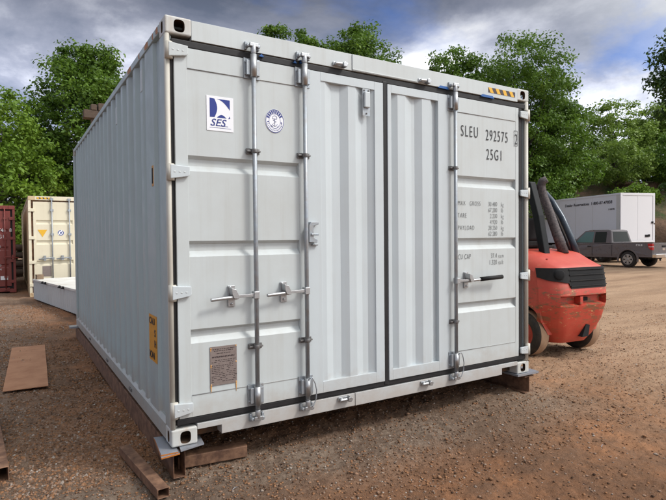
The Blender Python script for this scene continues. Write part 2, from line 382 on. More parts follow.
V, F = scatter(40000, 3.9, 12, -2.5, 6, .004, .018, 3.5)
struct(tri_cloud('gravel', V, F, 'stone'), 'stuff')
V, F = stones(700, lambda x, y: np.ones(len(x), bool), .011, .026, 3)
struct(tri_cloud('pebbles', V, F, 'stone'), 'stuff')

# ------------------------------------------------------------------ main shipping container
ZB = .21; W_, L_, H_ = 3.655, 6.058, 2.896
C1 = thing('shipping_container', 'large pale grey shipping container with closed doors across its front, resting on rusty steel beams', 'shipping container', (0, 0, ZB))
# corrugated side walls
def corr_side(x_out, sgn, y0, y1, z0, z1, pitch=.286, depth=.036, first=None):
    prof = []; prof += [(y0, .022), (.378, .022), (.400, 0), (.665, 0), (.690, .034)]; y = first
    while y + pitch < y1:                                          # outer flat, slope in, inner flat, slope out
        prof += [(y, depth), (y + .052, 0), (y + .138, 0), (y + .20, depth)]; y += pitch
    prof.append((y1, 0 if False else depth))
    pts = prof
    vs = []; fs = []
    for (yy, d) in pts: vs += [(x_out + sgn * d, yy, z0), (x_out + sgn * d, yy, z1)]
    for i in range(len(pts) - 1): fs.append((2 * i, 2 * i + 2, 2 * i + 3, 2 * i + 1))
    return vs, fs
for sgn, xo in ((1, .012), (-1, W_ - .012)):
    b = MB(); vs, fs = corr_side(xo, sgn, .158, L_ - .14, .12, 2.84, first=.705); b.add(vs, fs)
    ws = b.build('side_wall', 'side_shaded_grey', C1, fixn=False)
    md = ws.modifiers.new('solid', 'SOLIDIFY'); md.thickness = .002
for sgn, xo in ((1, .0), (-1, W_)):
    b = MB(); a = sorted((xo, xo + sgn * .06)); b.box((a[0] + .0, .165, 2.832), (a[1], L_ - .165, 2.888)); b.build('top_rail', 'side_shaded_grey', C1, bevel=.006)
    b = MB(); b.prism([(xo + sgn * .0, .0 + .012), (xo + sgn * .07, .012), (xo + sgn * .07, .15), (xo + sgn * .02, .15), (xo + sgn * .0, .12)], 'y', .165, L_ - .165); b.build('bottom_rail', 'side_shaded_grey', C1, bevel=.004)
    # corner posts: front (side face) and rear
    b = MB(); b.box((min(xo, xo + sgn * .05), .035, .12), (max(xo, xo + sgn * .05), .16, 2.78)); b.build('corner_post', 'side_shaded_grey', C1, bevel=.006)
    b = MB(); b.box((min(xo, xo + sgn * .14), L_ - .15, .12), (max(xo, xo + sgn * .14), L_ - .006, 2.78)); b.build('corner_post', 'side_shaded_grey', C1, bevel=.008)
b = MB(); b.box((.06, .12, 2.858), (W_ - .06, L_ - .06, 2.872)); b.build('roof', 'side_shaded_grey', C1)
b = MB(); b.box((.07, .12, .06), (W_ - .07, L_ - .1, .15)); b.build('floor', 'interior', C1)
b = MB(); b.box((.14, L_ - .06, .12), (W_ - .14, L_ - .02, 2.858)); b.build('end_wall', 'side_shaded_grey', C1)
# corner castings: real openings in the faces
def casting(x0, y0, z0, sx, sy, mat_='casting', T=(.178, .162, .118), parent=C1):
    o_ = thing_part = None
    dx, dy, dz = T
    bm = bmesh.new(); bmesh.ops.create_cube(bm, size=1, matrix=Matrix.Translation((dx / 2, dy / 2, dz / 2)) @ Matrix.Diagonal((dx, dy, dz, 1)))
    me = bpy.data.meshes.new('corner_casting'); bm.to_mesh(me); bm.free(); me.materials.append(M[mat_]); me.materials.append(M['interior'])
    ob = bpy.data.objects.new('corner_casting', me); col.objects.link(ob)
    md = ob.modifiers.new('bevel', 'BEVEL'); md.width = .012; md.segments = 3
    c = MB()
    def slot(w, h): 
        q = []
        for k in range(20):
            a = 2 * PI * k / 20; q.append((w / 2 * math.copysign(abs(math.cos(a)) ** .6, math.cos(a)), h / 2 * math.copysign(abs(math.sin(a)) ** .7, math.sin(a))))
        return q
    zc = dz / 2 - .002
    c.prism([(dx / 2 + p + (.006 if sx > 0 else -.006), zc + q) for p, q in slot(.074, .084)], 'y', -.05 if sy > 0 else dy - .03, .03 if sy > 0 else dy + .05)
    c.prism([(dy / 2 + p, zc + q) for p, q in slot(.05, .078)], 'x', -.05 if sx > 0 else dx - .03, .03 if sx > 0 else dx + .05)
    c.box((.028, .028, .02), (dx - .028, dy - .028, dz - .02), 0)
    for cut_i, cm in enumerate([c]):
        pass
    vs, fs = c.v, c.f
    # three separate cutters so the boolean stays clean
    n1 = 40; groups = [(0, 40), (40, 80), (80, 88)]
    for (a, bb) in groups:
        cme = bpy.data.meshes.new('cut'); cme.from_pydata(vs[a:bb], [], [tuple(i - a for i in f) for f in fs if a <= min(f) and max(f) < bb])
        bm = bmesh.new(); bm.from_mesh(cme); bmesh.ops.recalc_face_normals(bm, faces=bm.faces); bm.to_mesh(cme); bm.free()
        cme.materials.append(M[mat_]); cme.materials.append(M['interior']); cme.polygons.foreach_set('material_index', [1] * len(cme.polygons))
        co = bpy.data.objects.new('cut', cme); col.objects.link(co)
        bo = ob.modifiers.new('b', 'BOOLEAN'); bo.object = co; bo.operation = 'DIFFERENCE'; bo.solver = 'EXACT'
        co['tmp'] = 1
    dg = bpy.context.evaluated_depsgraph_get(); dg.update(); ev = ob.evaluated_get(dg); me2 = bpy.data.meshes.new_from_object(ev, preserve_all_data_layers=True, depsgraph=dg)
    ob.modifiers.clear(); ob.data = me2
    for q in [q for q in col.objects if q.get('tmp')]: bpy.data.objects.remove(q)
    ob.location = (x0, y0, z0); ob.parent = parent
    return ob
for x0, sx in ((0, 1), (W_ - .178, -1)):
    for y0, sy in ((0, 1), (L_ - .162, -1)):
        for z0 in (0, H_ - .118): casting(x0, y0, z0, sx, sy)
# front frame
b = MB(); b.box((.178, .004, 2.757), (1.485, .12, 2.89)); b.box((1.485, -.004, 2.757), (W_ - .178, .12, 2.888)); b.box((1.487, -.0075, 2.762), (2.16, -.003, 2.772)); hd = b.build('header', 'door_white', C1, bevel=.004)
b = MB()
b.prism([(.178, .092), (.352, .092), (.352, .028), (1.487, .028), (1.487, .132), (.178, .132)], 'y', .004, .10)
b.prism([(1.490, .028), (3.246, .028), (3.246, .092), (W_ - .178, .092), (W_ - .178, .132), (1.490, .132)], 'y', .0, .10)
b.build('sill', 'new_white', C1, bevel=.003)
b = MB(); b.box((.178, .10, .02), (W_ - .178, .13, .13)); b.build('sill_backing', 'interior', C1)
b = MB(); b.tube([(.0165, .02, .118), (.0165, .02, 2.778)], .0165, 16); b.box((.0, .02, .118), (.030, .04, 2.778)); b.build('hinge_post', 'post_white', C1)
b = MB(); b.tube([(W_ - .024, .02, .118), (W_ - .024, .02, 2.778)], .024, 16); b.box((W_ - .04, .02, .118), (W_ - .0, .04, 2.778)); b.build('hinge_post', 'post_white', C1)
# gasket all round and between the leaves
b = MB()
b.box((.036, .056, .132), (3.62, .075, 2.757))
gz = b.build('gasket_frame', 'black_rubber', C1)
b = MB(); b.box((.04, .006, 2.702), (W_ - .05, .03, 2.75)); b.box((.04, .006, .140), (W_ - .05, .03, .182)); b.box((1.79, .000, .15), (1.834, .026, 2.72)); b.box((.031, .018, .14), (.057, .034, 2.71)); b.box((3.497, .010, .14), (3.56, .03, 2.71))
b.build('gasket', 'black_rubber', C1, bevel=.006)
Z0, Z1 = .186, 2.698
bands = [(1.977, 1.870), (1.394, 1.285), (.788, .690)]
def iso_door(x0, x1, label, edge=.085):
    d = thing_part(x0, x1, label, edge); return d
def thing_part(x0, x1, label, edge):
    b = MB(); yF = .0
    # frame stiles and the folded sheet between them
    xa, xb = x0 + edge, x1 - edge * .55
    b.box((x0, yF, Z0), (xa, .045, Z1)); b.box((xb, yF, Z0), (x1, .045, Z1))
    b.box((xa, yF, Z1 - .135), (xb, .045, Z1)); b.box((xa, yF, Z0), (xb, .045, Z0 + .148))
    prof = [(Z1 - .135, 0.002)]
    for (zt, zb) in bands: prof += [(zt, .002), (zt - .022, .036), (zb + .040, .036), (zb, .002)]
    prof += [(Z0 + .148, .002)]
    sub = 1
    for (za, ya), (zb, yb) in zip(prof[:-1], prof[1:]):
        b.add([(xa, ya, za), (xb, ya, za), (xb, yb, zb), (xa, yb, zb)], [(0, 1, 2, 3)])
    b.box((xa, .046, Z0), (xb, .05, Z1))
    o = b.build('door', 'door_white', C1, label=label, bevel=.0025, fixn=False)
    for z in (Z1 - .1365, Z0 + .1495): MB().tube([(xa + .004, -.0005, z), (xb - .004, -.0005, z)], .0035, 6).build('weld_seam', 'seam_grey', o)
    return o
dL = iso_door(.056, 1.035, 'flat-panelled left door leaf with a round emblem and square logo')
dR = iso_door(2.558, 3.497, 'flat-panelled right door leaf with black lettering', .085)
def corr_door(x0, x1, fx0, fx1, prof, label):
    b = MB(); zt, zb = 2.63, .275
    b.box((x0, -.006, Z0), (fx0, .04, Z1)); b.box((fx1, -.006, Z0), (x1, .04, Z1)); b.box((fx0, -.006, zt), (fx1, .04, Z1)); b.box((fx0, -.006, Z0), (fx1, .04, zb))
    vs = []; fs = []
    for (x, y) in prof: vs += [(x, y, zb), (x, y, zt)]
    for i in range(len(prof) - 1): fs.append((2 * i, 2 * i + 2, 2 * i + 3, 2 * i + 1))
    b.add(vs, fs); return b.build('door', 'new_white', C1, label=label, bevel=.002, fixn=False)
dp = .034
d2 = corr_door(1.044, 1.788, 1.182, 1.700, [(1.182, .001), (1.226, .001), (1.30, dp), (1.378, dp), (1.442, .001), (1.512, .001), (1.590, dp), (1.645, dp), (1.700, .002)], 'vertically corrugated middle leaf on the left, with a small vent near its top')
d3 = corr_door(1.836, 2.533, 1.874, 2.405, [(1.874, dp), (1.892, dp), (1.948, .001), (2.03, .001), (2.125, dp), (2.16, dp), (2.222, .001), (2.318, .001), (2.372, dp), (2.405, dp)], 'vertically corrugated middle leaf on the right')
b = MB(); b.box((2.536, .0, Z0), (2.556, .03, Z1)); b.build('door_edge_strip', 'door_white', C1)
# dark slots in the left edge of the corrugated leaf
for z0, z1 in ((1.90, 2.0), (1.30, 1.385), (.69, .79), (.36, .40)):
    b = MB(); b.box((1.0355, .004, z0), (1.044, .03, z1)); b.build('edge_slot', 'dark_gap', d2)
# small vent and catch
b = MB(); b.box((1.588, -.030, 2.47), (1.642, -.007, 2.60)); b.build('vent', 'new_white', d2, bevel=.008)
b = MB(); b.box((1.578, -.009, 2.405), (1.652, -.0065, 2.625)); b.build('vent_plate', 'galv', d2, bevel=.001)
for x, z in ((1.594, 2.612), (1.636, 2.612), (1.615, 2.425)): MB().lathe([(-.016, 0), (-.016, .006), (-.009, .007)], (x, 0, z), 'y', 10).build('screw', 'galv_dark', d2)
b = MB(); b.prism([(1.045, 1.375), (1.115, 1.37), (1.12, 1.395), (1.085, 1.41), (1.085, 1.50), (1.13, 1.51), (1.13, 1.53), (1.062, 1.53), (1.045, 1.50)], 'y', -.05, -.007); b.box((1.06, -.06, 1.425), (1.125, -.03, 1.442)); b.box((1.085, -.03, 1.348), (1.135, -.008, 1.362)); b.build('catch', 'galv', d2, bevel=.003)
# hinges
def hinge(x0, s, z, par):
    b = MB()
    pr = [(0, 0), (.118, .02), (.128, .03), (.128, .085), (0, .095)] if s > 0 else [(0, 0), (-.105, .012), (-.112, .02), (-.112, .068), (-.1, .075), (0, .078)]
    b.prism([(x0 + p, z - .045 + q) for p, q in pr], 'y', -.028 if s > 0 else -.022, -.001)
    o = b.build('hinge', 'new_white' if z < 2 else 'door_white', par, bevel=.004)
    p = MB(); p.lathe([(-.055, 0), (-.055, .026), (.055, .026), (.055, 0)], (.022 if s > 0 else W_ - .024, .0, z), 'z', 18)
    p.build('hinge_knuckle', 'post_white', o); 
    q = MB()
    for i in range(3): q.box((x0 + s * (.02 + .033 * i), -.030 if s > 0 else -.024, z - .004), (x0 + s * (.034 + .033 * i), -.022 if s > 0 else -.018, z + .008))
    q.build('hinge_boss', 'door_white', o, bevel=.003)
for z in (2.662, 1.855, 1.045, .250): hinge(.016, 1, z, dL)
for z in (2.638, 1.845, 1.005, .242): hinge(W_ - .036, -1, z, dR)
# locking gear
def rod(x, par, handle_dir, hz, keep_x, hx_end, black=False):
    y = -.045
    b = MB(); b.tube([(x, y, .17), (x, y, 2.745)], .0165, 16); r = b.build('lock_rod', 'galv', par)
    for z0, z1 in ((2.56, 2.72), (.20, .335)): MB().tube([(x, y, z0), (x, y, z1)], .0235, 16).build('rod_sleeve', 'bright_zinc', r)
    for z0, z1 in ((2.555, 2.70), (.195, .345)):
        b = MB()
        b.box((x - .062, -.012, z0), (x + .062, -.001, z1)); b.box((x - .05, -.040, z0 + .02), (x - .024, -.008, z1 - .02)); b.box((x + .024, -.040, z0 + .02), (x + .05, -.008, z1 - .02))
        for dx in (-.05, .05):
            for zz_ in (z0 + .03, z1 - .03): b.lathe([(-.020, 0), (-.020, .006), (-.012, .0085)], (x + dx, 0, zz_), 'y', 8)
        b.build('rod_bracket', 'galv', par, bevel=.002)
    for z in (2.035, .625):
        b = MB(); b.tube([(x, y, z - .014), (x, y, z + .014)], .0225, 14); b.box((x - .052, -.014, z - .02), (x + .052, -.001, z + .02)); b.box((x - .052, -.036, z - .006), (x - .02, -.008, z + .006)); b.box((x + .02, -.036, z - .006), (x + .052, -.008, z + .006))
        b.build('rod_guide', 'galv_dark', par, bevel=.002)
    for z, s in ((2.785, 1), (.105, -1)):                          # cam and keeper on header and sill
        b = MB(); b.tube([(x, y, z - s * .06), (x, y, z)], .020, 14); b.box((x - .032, -.062, z - .012), (x + .034, -.024, z + .014)); b.tube([(x - .034, -.05, z), (x + .034, -.05, z)], .011, 10)
        b.build('cam', 'bright_zinc', r, bevel=.003)
        for u0, u1, yy_, ux in ((x - .052, x - .034, -.020, x - .040), (x + .036, x + .054, -.034, x + .040)):
            b = MB(); b.box((u0, yy_, z - .026), (u1, .004, z + .03)); b.lathe([(-.052, 0), (-.052, .0125), (-.03, .015), (-.02, .015)], (ux, 0, z - .004), 'y', 12); b.build('cam_keeper', 'galv', C1, bevel=.003)
    d = handle_dir
    b = MB(); b.box((x - .028 if d < 0 else x - .012, -.075, hz - .025), (x + .012 if d < 0 else x + .028, -.022, hz + .028)); b.build('handle_hub', 'bright_zinc', r, bevel=.004)
    b = MB(); a0 = x + d * .02; mid = x + d * .17; zt = hz + .005
    b.prism([(a0, hz + .014), (mid, hz + .010), (mid, hz - .008), (a0, hz - .010)], 'y', -.066, -.054)
    b.tube([(mid, -.058, hz), (x + d * .19, -.060, hz - .004), (hx_end, -.070, hz - .012 if not black else hz + .014)], [.010, .012, .0125], 12)
    hd_ = b.build('handle', 'bright_zinc', r, bevel=.002)
    if black:
        g_ = MB(); g_.tube([(x + d * .30, -.067, hz + .004), (hx_end + .01, -.073, hz + .014)], .0205, 14); g_.build('grip', 'black_plastic', hd_)
    b = MB(); kx = keep_x
    b.box((kx - .026, -.012, hz - .075), (kx + .026, -.001, hz + .075)); b.prism([(kx - .022, hz + .062), (kx + .012, hz + .05), (kx + .036, hz + .004), (kx + .03, hz - .018), (kx - .004, hz - .012), (kx - .018, hz + .02)], 'y', -.078, -.012)
    b.box((kx - .035, -.052, hz - .022), (kx + .03, -.012, hz - .014)); b.lathe([(-.022, 0), (-.022, .008), (-.01, .01)], (kx, 0, hz - .056), 'y', 10); b.lathe([(-.022, 0), (-.022, .008), (-.01, .01)], (kx - .012, 0, hz + .064), 'y', 10)
    b.build('handle_retainer', 'bright_zinc', par, bevel=.004)
    return r
rod(.608, dL, -1, 1.000, .432, .262)
rod(1.022, dL, -1, 1.005, .842, .682)
rod(2.580, dR, 1, 1.000, 2.745, 3.155, True)
# wire seal loops on two rods
for x in (1.03, 2.595):
    b = MB(); b.tube([(x - .015, -.07, .33), (x + .01, -.085, .345), (x + .035, -.08, .30), (x + .052, -.075, .24), (x + .048, -.07, .17), (x + .03, -.07, .13), (x + .012, -.075, .12)], .0045, 8); b.build('wire_loop', 'galv', C1)
# spare keepers
for x, z in ((1.353, 2.782), (2.229, 2.780), (1.372, .108), (2.236, .105)):
    b = MB(); b.box((x - .055, -.012, z - .016), (x + .05, .0, z + .018)); b.tube([(x - .05, -.03, z - .004), (x + .012, -.036, z)], .014, 10); b.prism([(x + .02, z - .02), (x + .05, z - .024), (x + .066, z + .004), (x + .04, z + .02), (x + .02, z + .012)], 'y', -.05, -.0); b.tube([(x - .03, -.03, z + .004), (x - .03, -.0, z)], .012, 8)
    b.build('keeper', 'bright_zinc', C1, bevel=.004)
# blue tape scraps
for x0, x1, z in ((.668, .705, 2.738), (.945, .975, 2.738), (2.41, 2.535, 2.757), (2.95, 3.13, 2.752), (1.00, 1.02, 2.745)):
    b = MB(); b.prism([(x0, z - .008), (x1, z - .010), (x1 - .02, z + .012), (x0 + .02, z + .014)], 'y', -.012, .003); b.build('blue_tape', 'blue_tape', C1)
# hazard stripes by the upper right casting
b = MB(); b.box((3.055, -.0055, 2.795), (3.44, -.0045, 2.845)); hz_ = b.build('hazard_strip', 'stripe_black', C1)
b = MB()
for i in range(4):
    x = 3.085 + i * .098; b.prism([(x, 2.795), (x + .046, 2.795), (x + .016, 2.845), (x - .030, 2.845)], 'y', -.0068, -.0056)
b.build('hazard_stripe', 'yellow', hz_)
# lettering on the right leaf
tx = dict(m='ink', xs=.62)
def lt(s, x, z, size, xs=.62, sp=1.1, align='LEFT', name='lettering'): return text(dR, name, s, (x, -.0022, z), size, 'ink', xs=xs, spacing=sp, off=-.0015, align=align)
lt('SLEU', 2.690, 2.345, .150, .60, 1.28)
lt('292575', 3.020, 2.335, .150, .60, 1.22)
text(dR, 'lettering', '2', (3.437, -.0022, 2.330), .150, 'ink', xs=.6, off=-.0015)
b = MB()
for q in (((3.428, 2.312), (3.478, 2.318)), ((3.428, 2.462), (3.478, 2.465)),): b.box((q[0][0], -.0022, q[0][1]), (q[1][0], -.0014, q[0][1] + .004))
b.box((3.428, -.0022, 2.312), (3.431, -.0014, 2.466)); b.box((3.475, -.0022, 2.312), (3.478, -.0014, 2.466)); b.build('digit_box', 'ink', dR)
lt('25G1', 3.028, 2.150, .150, .60, 1.22)
rows = [('MAX   GROSS', '30.480', 'kg'), ('', '67.200', 'lb'), ('TARE', '2.230', 'kg'), ('', '4.920', 'lb'), ('PAYLOAD', '28.250', 'kg'), ('', '62.280', 'lb')]
for i, (a_, v_, u_) in enumerate(rows):
    z = 1.700 - i * .0575
    if a_: lt(a_, 2.650, z, .062, .66, 1.25)
    lt(v_, 3.180, z, .062, .66, 1.12, 'RIGHT'); lt(u_, 3.235, z, .062, .62, 1.12)
lt('CU CAP', 2.650, 1.196, .068, .62, 1.15); lt('37.4', 3.175, 1.196, .068, .66, 1.12, 'RIGHT'); lt('cu.m', 3.195, 1.196, .062, .6); lt('1.320', 3.175, 1.132, .068, .66, 1.12, 'RIGHT'); lt('cu.ft', 3.195, 1.132, .062, .6)
# square sail logo
sx, sz = .274, 2.160
b = MB(); b.box((sx, -.0014, sz), (sx + .194, .0012, sz + .240)); lg = b.build('logo_sticker', 'sticker', dL)
b = MB()
def flat(pts, y0=-.0022, y1=-.0012): b.prism([(sx + p, sz + q) for p, q in pts], 'y', y0, y1)
arc = [(.020 + .058 * math.sin(PI * (.12 + .76 * t)) * 1.0, .0) for t in np.linspace(0, 1, 9)]
flat([(.022, .092), (.022, .224)] + [(.056 + .020 * math.sin(PI * t), .222 - .128 * t) for t in np.linspace(0, 1, 11)])
flat([(.076, .222), (.168, .222), (.168, .150)] + [(.168 - .092 * t, .150 + .072 * t + .014 * math.sin(PI * t)) for t in np.linspace(.1, .9, 7)])
flat([(.072, .092), (.142, .092)] + [(.142 - .07 * t, .092 + .022 * math.sin(PI * t)) for t in np.linspace(.1, .9, 7)])
flat([(.155, .090), (.170, .094), (.166, .110)])
b.build('logo_mark', 'navy', lg)
text(lg, 'logo_lettering', 'SES', (sx + .022, -.0022, sz + .034), .070, 'ink_navy', xs=1.1, shear=.28, off=.0006, spacing=1.02)
b = MB()
for q in (.028, .078, .125): b.box((sx + q, -.0022, sz + .0335), (sx + q + .028, -.0014, sz + .037))
b.box((sx + .02, -.0022, sz + .020), (sx + .175, -.0014, sz + .0225)); b.build('logo_rule', 'ink_navy', lg)
# round emblem
ex, ez = .790, 2.275
def ring(b, r0, r1, y0, y1, a0=0, a1=2 * PI, n=48, kx=.86):
    vs = []; 
    for i in range(n + 1):
        a = a0 + (a1 - a0) * i / n
        for r in (r0, r1):
            for y in (y0, y1): vs.append((ex + r * kx * math.cos(a), y, ez + r * math.sin(a)))
    fs = []
    for i in range(n):
        o = i * 4; fs += [(o, o + 2, o + 6, o + 4), (o + 1, o + 5, o + 7, o + 3), (o + 2, o + 3, o + 7, o + 6), (o, o + 4, o + 5, o + 1)]
    b.add(vs, fs)
b = MB(); b.prism([(ex + .0765 * math.cos(2 * PI * k / 40), ez + .087 * math.sin(2 * PI * k / 40)) for k in range(40)], 'y', -.0014, .001); em = b.build('round_emblem', 'sticker', dL)
b = MB(); ring(b, .081, .086, -.0022, -.0012); ring(b, .052, .055, -.0022, -.0012)
for k in range(9): a = R(28) + R(124) * k / 8; ring(b, .057, .079, -.0022, -.0012, a, a + R(11), 3)
for k in range(14): a = R(200) + R(140) * k / 13; ring(b, .063, .074, -.0022, -.0012, a, a + R(4), 2)
ring(b, .057, .070, -.0022, -.0012, R(184), R(192), 3); ring(b, .057, .070, -.0022, -.0012, R(-12), R(-4), 3)
b.build('emblem_ring', 'ink_navy', em)
b = MB()
path = lambda pts: b.tube([(ex + p, -.002, ez + q) for p, q in pts], .0016, 6)
path([(0, -.035), (0, .018)]); path([(-.02, -.022), (-.012, -.034), (0, -.038), (.012, -.034), (.02, -.022)]); path([(-.012, .016), (.012, .016)])
path([(.018 * math.cos(t), .024 + .016 * math.sin(t)) for t in np.linspace(-.6, 3.8, 12)]); path([(-.014, .006), (.012, -.004), (-.010, -.016)]); path([(-.03, -.03), (-.024, -.04), (-.016, -.042)]); path([(.03, -.03), (.024, -.04), (.016, -.042)])
b.build('emblem_anchor', 'ink_navy', em)
# CSC data plate with rivets and rust drips
b = MB(); b.box((.272, -.004, .378), (.468, .0015, .652)); pl = b.build('data_plate', 'plate_tin', dL, bevel=.001)
b = MB()
for z, x0, x1 in ((.630, .29, .45), (.618, .30, .44), (.600, .32, .42), (.578, .285, .45), (.573, .285, .45)): 
    x = x0
    while x < x1: wd = random.uniform(.008, .024); b.box((x, -.0048, z), (min(x + wd, x1), -.0041, z + .005)); x += wd + .005
for r_ in range(13):
    z = .552 - r_ * .0125; x = .282
    while x < .455:
        wd = random.uniform(.006, .022)
        if random.random() < .68: b.box((x, -.0048, z), (x + wd, -.0041, z + .0042))
        x += wd + .006
b.build('plate_text', 'plate_print', pl)
b = MB()
for x, z in ((.278, .640), (.278, .520), (.278, .385), (.462, .645), (.462, .530), (.462, .385)): b.lathe([(-.0065, 0), (-.0065, .004), (-.004, .006)], (x, 0, z), 'y', 8)
b.build('rivet', 'rust_drip', pl)
for x, z0, l in ((.277, .378, .05), (.462, .390, .075), (.277, .635, .02), (.277, .513, .012)):
    b = MB(); b.prism([(x - .005, z0), (x + .005, z0), (x + .003, z0 - l * .6), (x, z0 - l)], 'y', -.0046, .0016); b.build('rust_streak', 'rust_drip', dL)
# left side: orange warning sticker following the corrugation, slot, small plates
XO = .012
def prof_x(y):                                                    # outer sheet surface at y
    return XO
    t = (y - .375) % .286; d = .036
    if t < .068: return XO + d * (1 - t / .068)
    if t < .142: return XO
    if t < .21: return XO + d * (t - .142) / .068
    return XO + d
def wrap(y0, y1, z0, z1, off, name, m, par, slant=0):
    ys = sorted({y0, y1} | {round(.375 + .286 * k + e, 4) for k in range(-1, 8) for e in (0, .068, .142, .21) if y0 < .375 + .286 * k + e < y1})
    b = MB(); vs = []; fs = []
    for y in ys: vs += [(prof_x(y) - off, y, z0 ), (prof_x(y) - off, y, z1)]
    for i in range(len(ys) - 1): fs.append((2 * i, 2 * i + 1, 2 * i + 3, 2 * i + 2))
    b.add(vs, fs); o = b.build(name, m, par, fixn=False)
    md = o.modifiers.new('s', 'SOLIDIFY'); md.thickness = .0008; return o
st = wrap(.404, .660, .485, .835, .004, 'warning_sticker', 'orange_sticker', C1)
for s_, y, z, sz_ in (('CAU', .648, .765, .072), ('S', .480, .680, .075), ('H', .485, .600, .075), ('ION', .648, .505, .075)):
    b = None; text(st, 'sticker_lettering', s_, (prof_x(.5) - .0062 if len(s_) < 2 else XO - .0062, y, z), sz_, 'ink', xs=1.15 if len(s_) < 2 else 1.25, face='-x', off=.001)
b = MB(); b.box((XO - .005, .432, 1.80), (XO + .004, .485, 1.955)); sl = b.build('lashing_slot', 'rust_drip', C1, bevel=.006)
b = MB(); b.box((XO - .0065, .442, 1.82), (XO - .0045, .474, 1.935)); b.build('slot_hole', 'matte_dark', sl)
for y, z in ((.79, 2.66), (1.95, 2.62)):
    b = MB(); b.box((XO - .006, y - .035, z - .085), (XO + .004, y + .035, z + .085)); b.build('side_vent', 'new_white', C1, bevel=.004)
# rusty scuffs on the front end of the top rail
for y0, y1 in ((.19, .26), (.33, .37), (.5, .62), (.8, .84), (1.15, 1.3)):
    b = MB(); b.prism([(y0, 2.835), (y0 + .01, 2.878), ((y0 + y1) / 2, 2.884), (y1, 2.868), (y1 - .01, 2.84)], 'x', -.0016, .0); b.build('rust_patch', 'rust_sheet', C1)
for y in (1.35, 2.7, 4.2):                                          # lashing bars at the foot of the side
    b = MB(); b.box((-.012, y, .05), (.0, y + .10, .075)); b.build('lashing_point', 'galv_dark', C1, bevel=.003)

# ------------------------------------------------------------------ steel under and beside the container
def rhs(name, a, b_, w, h, t, z0, label, cat, group=None, m='rust_steel', roll=0):
    a, b_ = Vector((*a, 0)), Vector((*b_, 0)); L = (b_ - a).length; ang = math.atan2(b_.y - a.y, b_.x - a.x)
    o = MB(); outer = [(-w / 2, 0), (w / 2, 0), (w / 2, h), (-w / 2, h)]; inner = [(-w / 2 + t, t), (w / 2 - t, t), (w / 2 - t, h - t), (-w / 2 + t, h - t)]
    vs = [(x, p, q) for x in (0, L) for p, q in outer + inner]; fs = []
    for i in range(4):
        j = (i + 1) % 4
        fs += [(i, j, 8 + j, 8 + i), (4 + i, 12 + i, 12 + j, 4 + j), (i, 4 + i, 4 + j, j), (8 + i, 8 + j, 12 + j, 12 + i)]
    o.add(vs, fs); ob = o.build(name, m, None, bevel=.004); ob.location = (a.x, a.y, z0); ob.rotation_euler = (0, 0, ang)
    return tag(ob, label, cat, group)
rhs('steel_beam', (.055, .02), (.045, 6.22), .085, .186, .007, -.012, 'long rusty hollow steel beam running under the left side of the container', 'beam')
# I-section beam under the right side
b = MB(); b.box((-.07, 0, 0), (.07, 6.1, .012)); b.box((-.07, 0, .168), (.07, 6.1, .18)); b.box((-.006, 0, .012), (.006, 6.1, .168))
o = b.build('steel_beam', 'rust_steel', None, bevel=.002); o.location = (3.66, .0, -.012); tag(o, 'rusty I-section steel beam under the right corner of the container by the forklift', 'beam')
def plate(name, pts, z0, t, label, m='steel_plate', edge='burnt_edge', rx=0):
    b = MB(); n_ = len(pts); vs = [(x, y, z) for z in (z0, z0 + t) for x, y in pts]
    b.add(vs, [tuple(range(n_, 2 * n_)), tuple(range(n_))[::-1]], 0); b.add(vs, [(i, (i + 1) % n_, n_ + (i + 1) % n_, n_ + i) for i in range(n_)], 1)
    o = b.build(name, [m, edge], None); 
    return tag(o, label, 'steel plate')
plate('steel_plate', [(-.085, -.07), (.04, -.055), (.075, .30), (-.045, .33)], .1795, .010, 'lower flat steel shim plate with an orange burnt edge, sticking out from the container corner')
plate('steel_plate', [(-.080, -.045), (.03, -.05), (.06, .27), (-.05, .28)], .1905, .009, 'upper flat steel shim plate with a blue heat sheen beside the near container corner')
plate('steel_plate', [(.045, -.06), (.215, -.02), (.235, .16), (.08, .20)], .198 - .0005, .010, 'thin pale steel plate squeezed under the near corner casting', edge='steel_plate')
plate('steel_plate', [(3.46, -.02), (3.77, -.03), (3.79, .20), (3.46, .20)], .188, .020, 'steel bearing plate under the right front corner of the container', edge='steel_plate')
plate('steel_plate', [(-.11, 5.92), (.25, 5.92), (.25, 6.12), (-.11, 6.12)], .18, .026, 'grey packing plate poking out under the far left corner of the container', edge='steel_plate')
b = MB(); b.box((-.25, -.05, 0), (.25, .05, .085)); o = b.build('timber_block', 'rust_steel', None, bevel=.006); o.location = (.335, .17, -.01); o.rotation_euler = (0, 0, R(-7)); tag(o, 'short brown baulk lying crosswise under the front edge of the container', 'block')
rhs('steel_tube', (-.195, .62), (-.115, -.24), .075, .062, .005, .004, 'short rusty square steel tube lying loose on gravel by the near container corner', 'steel tube')
rhs('steel_tube', (-1.10, 2.10), (-1.00, .56), .13, .105, .007, 0, 'rusty rectangular steel tube cut off by the left edge of the picture', 'steel tube')
b = MB(); b.box((-.215, -1.27, 0), (.215, 1.27, .008)); o = b.build('rusty_sheet', 'rust_sheet', None); o.location = (-.745, 4.30, .012); o.rotation_euler = (R(.3), 0, R(-2)); tag(o, 'flat rust-brown steel sheet lying on gravel left of the container', 'steel sheet')

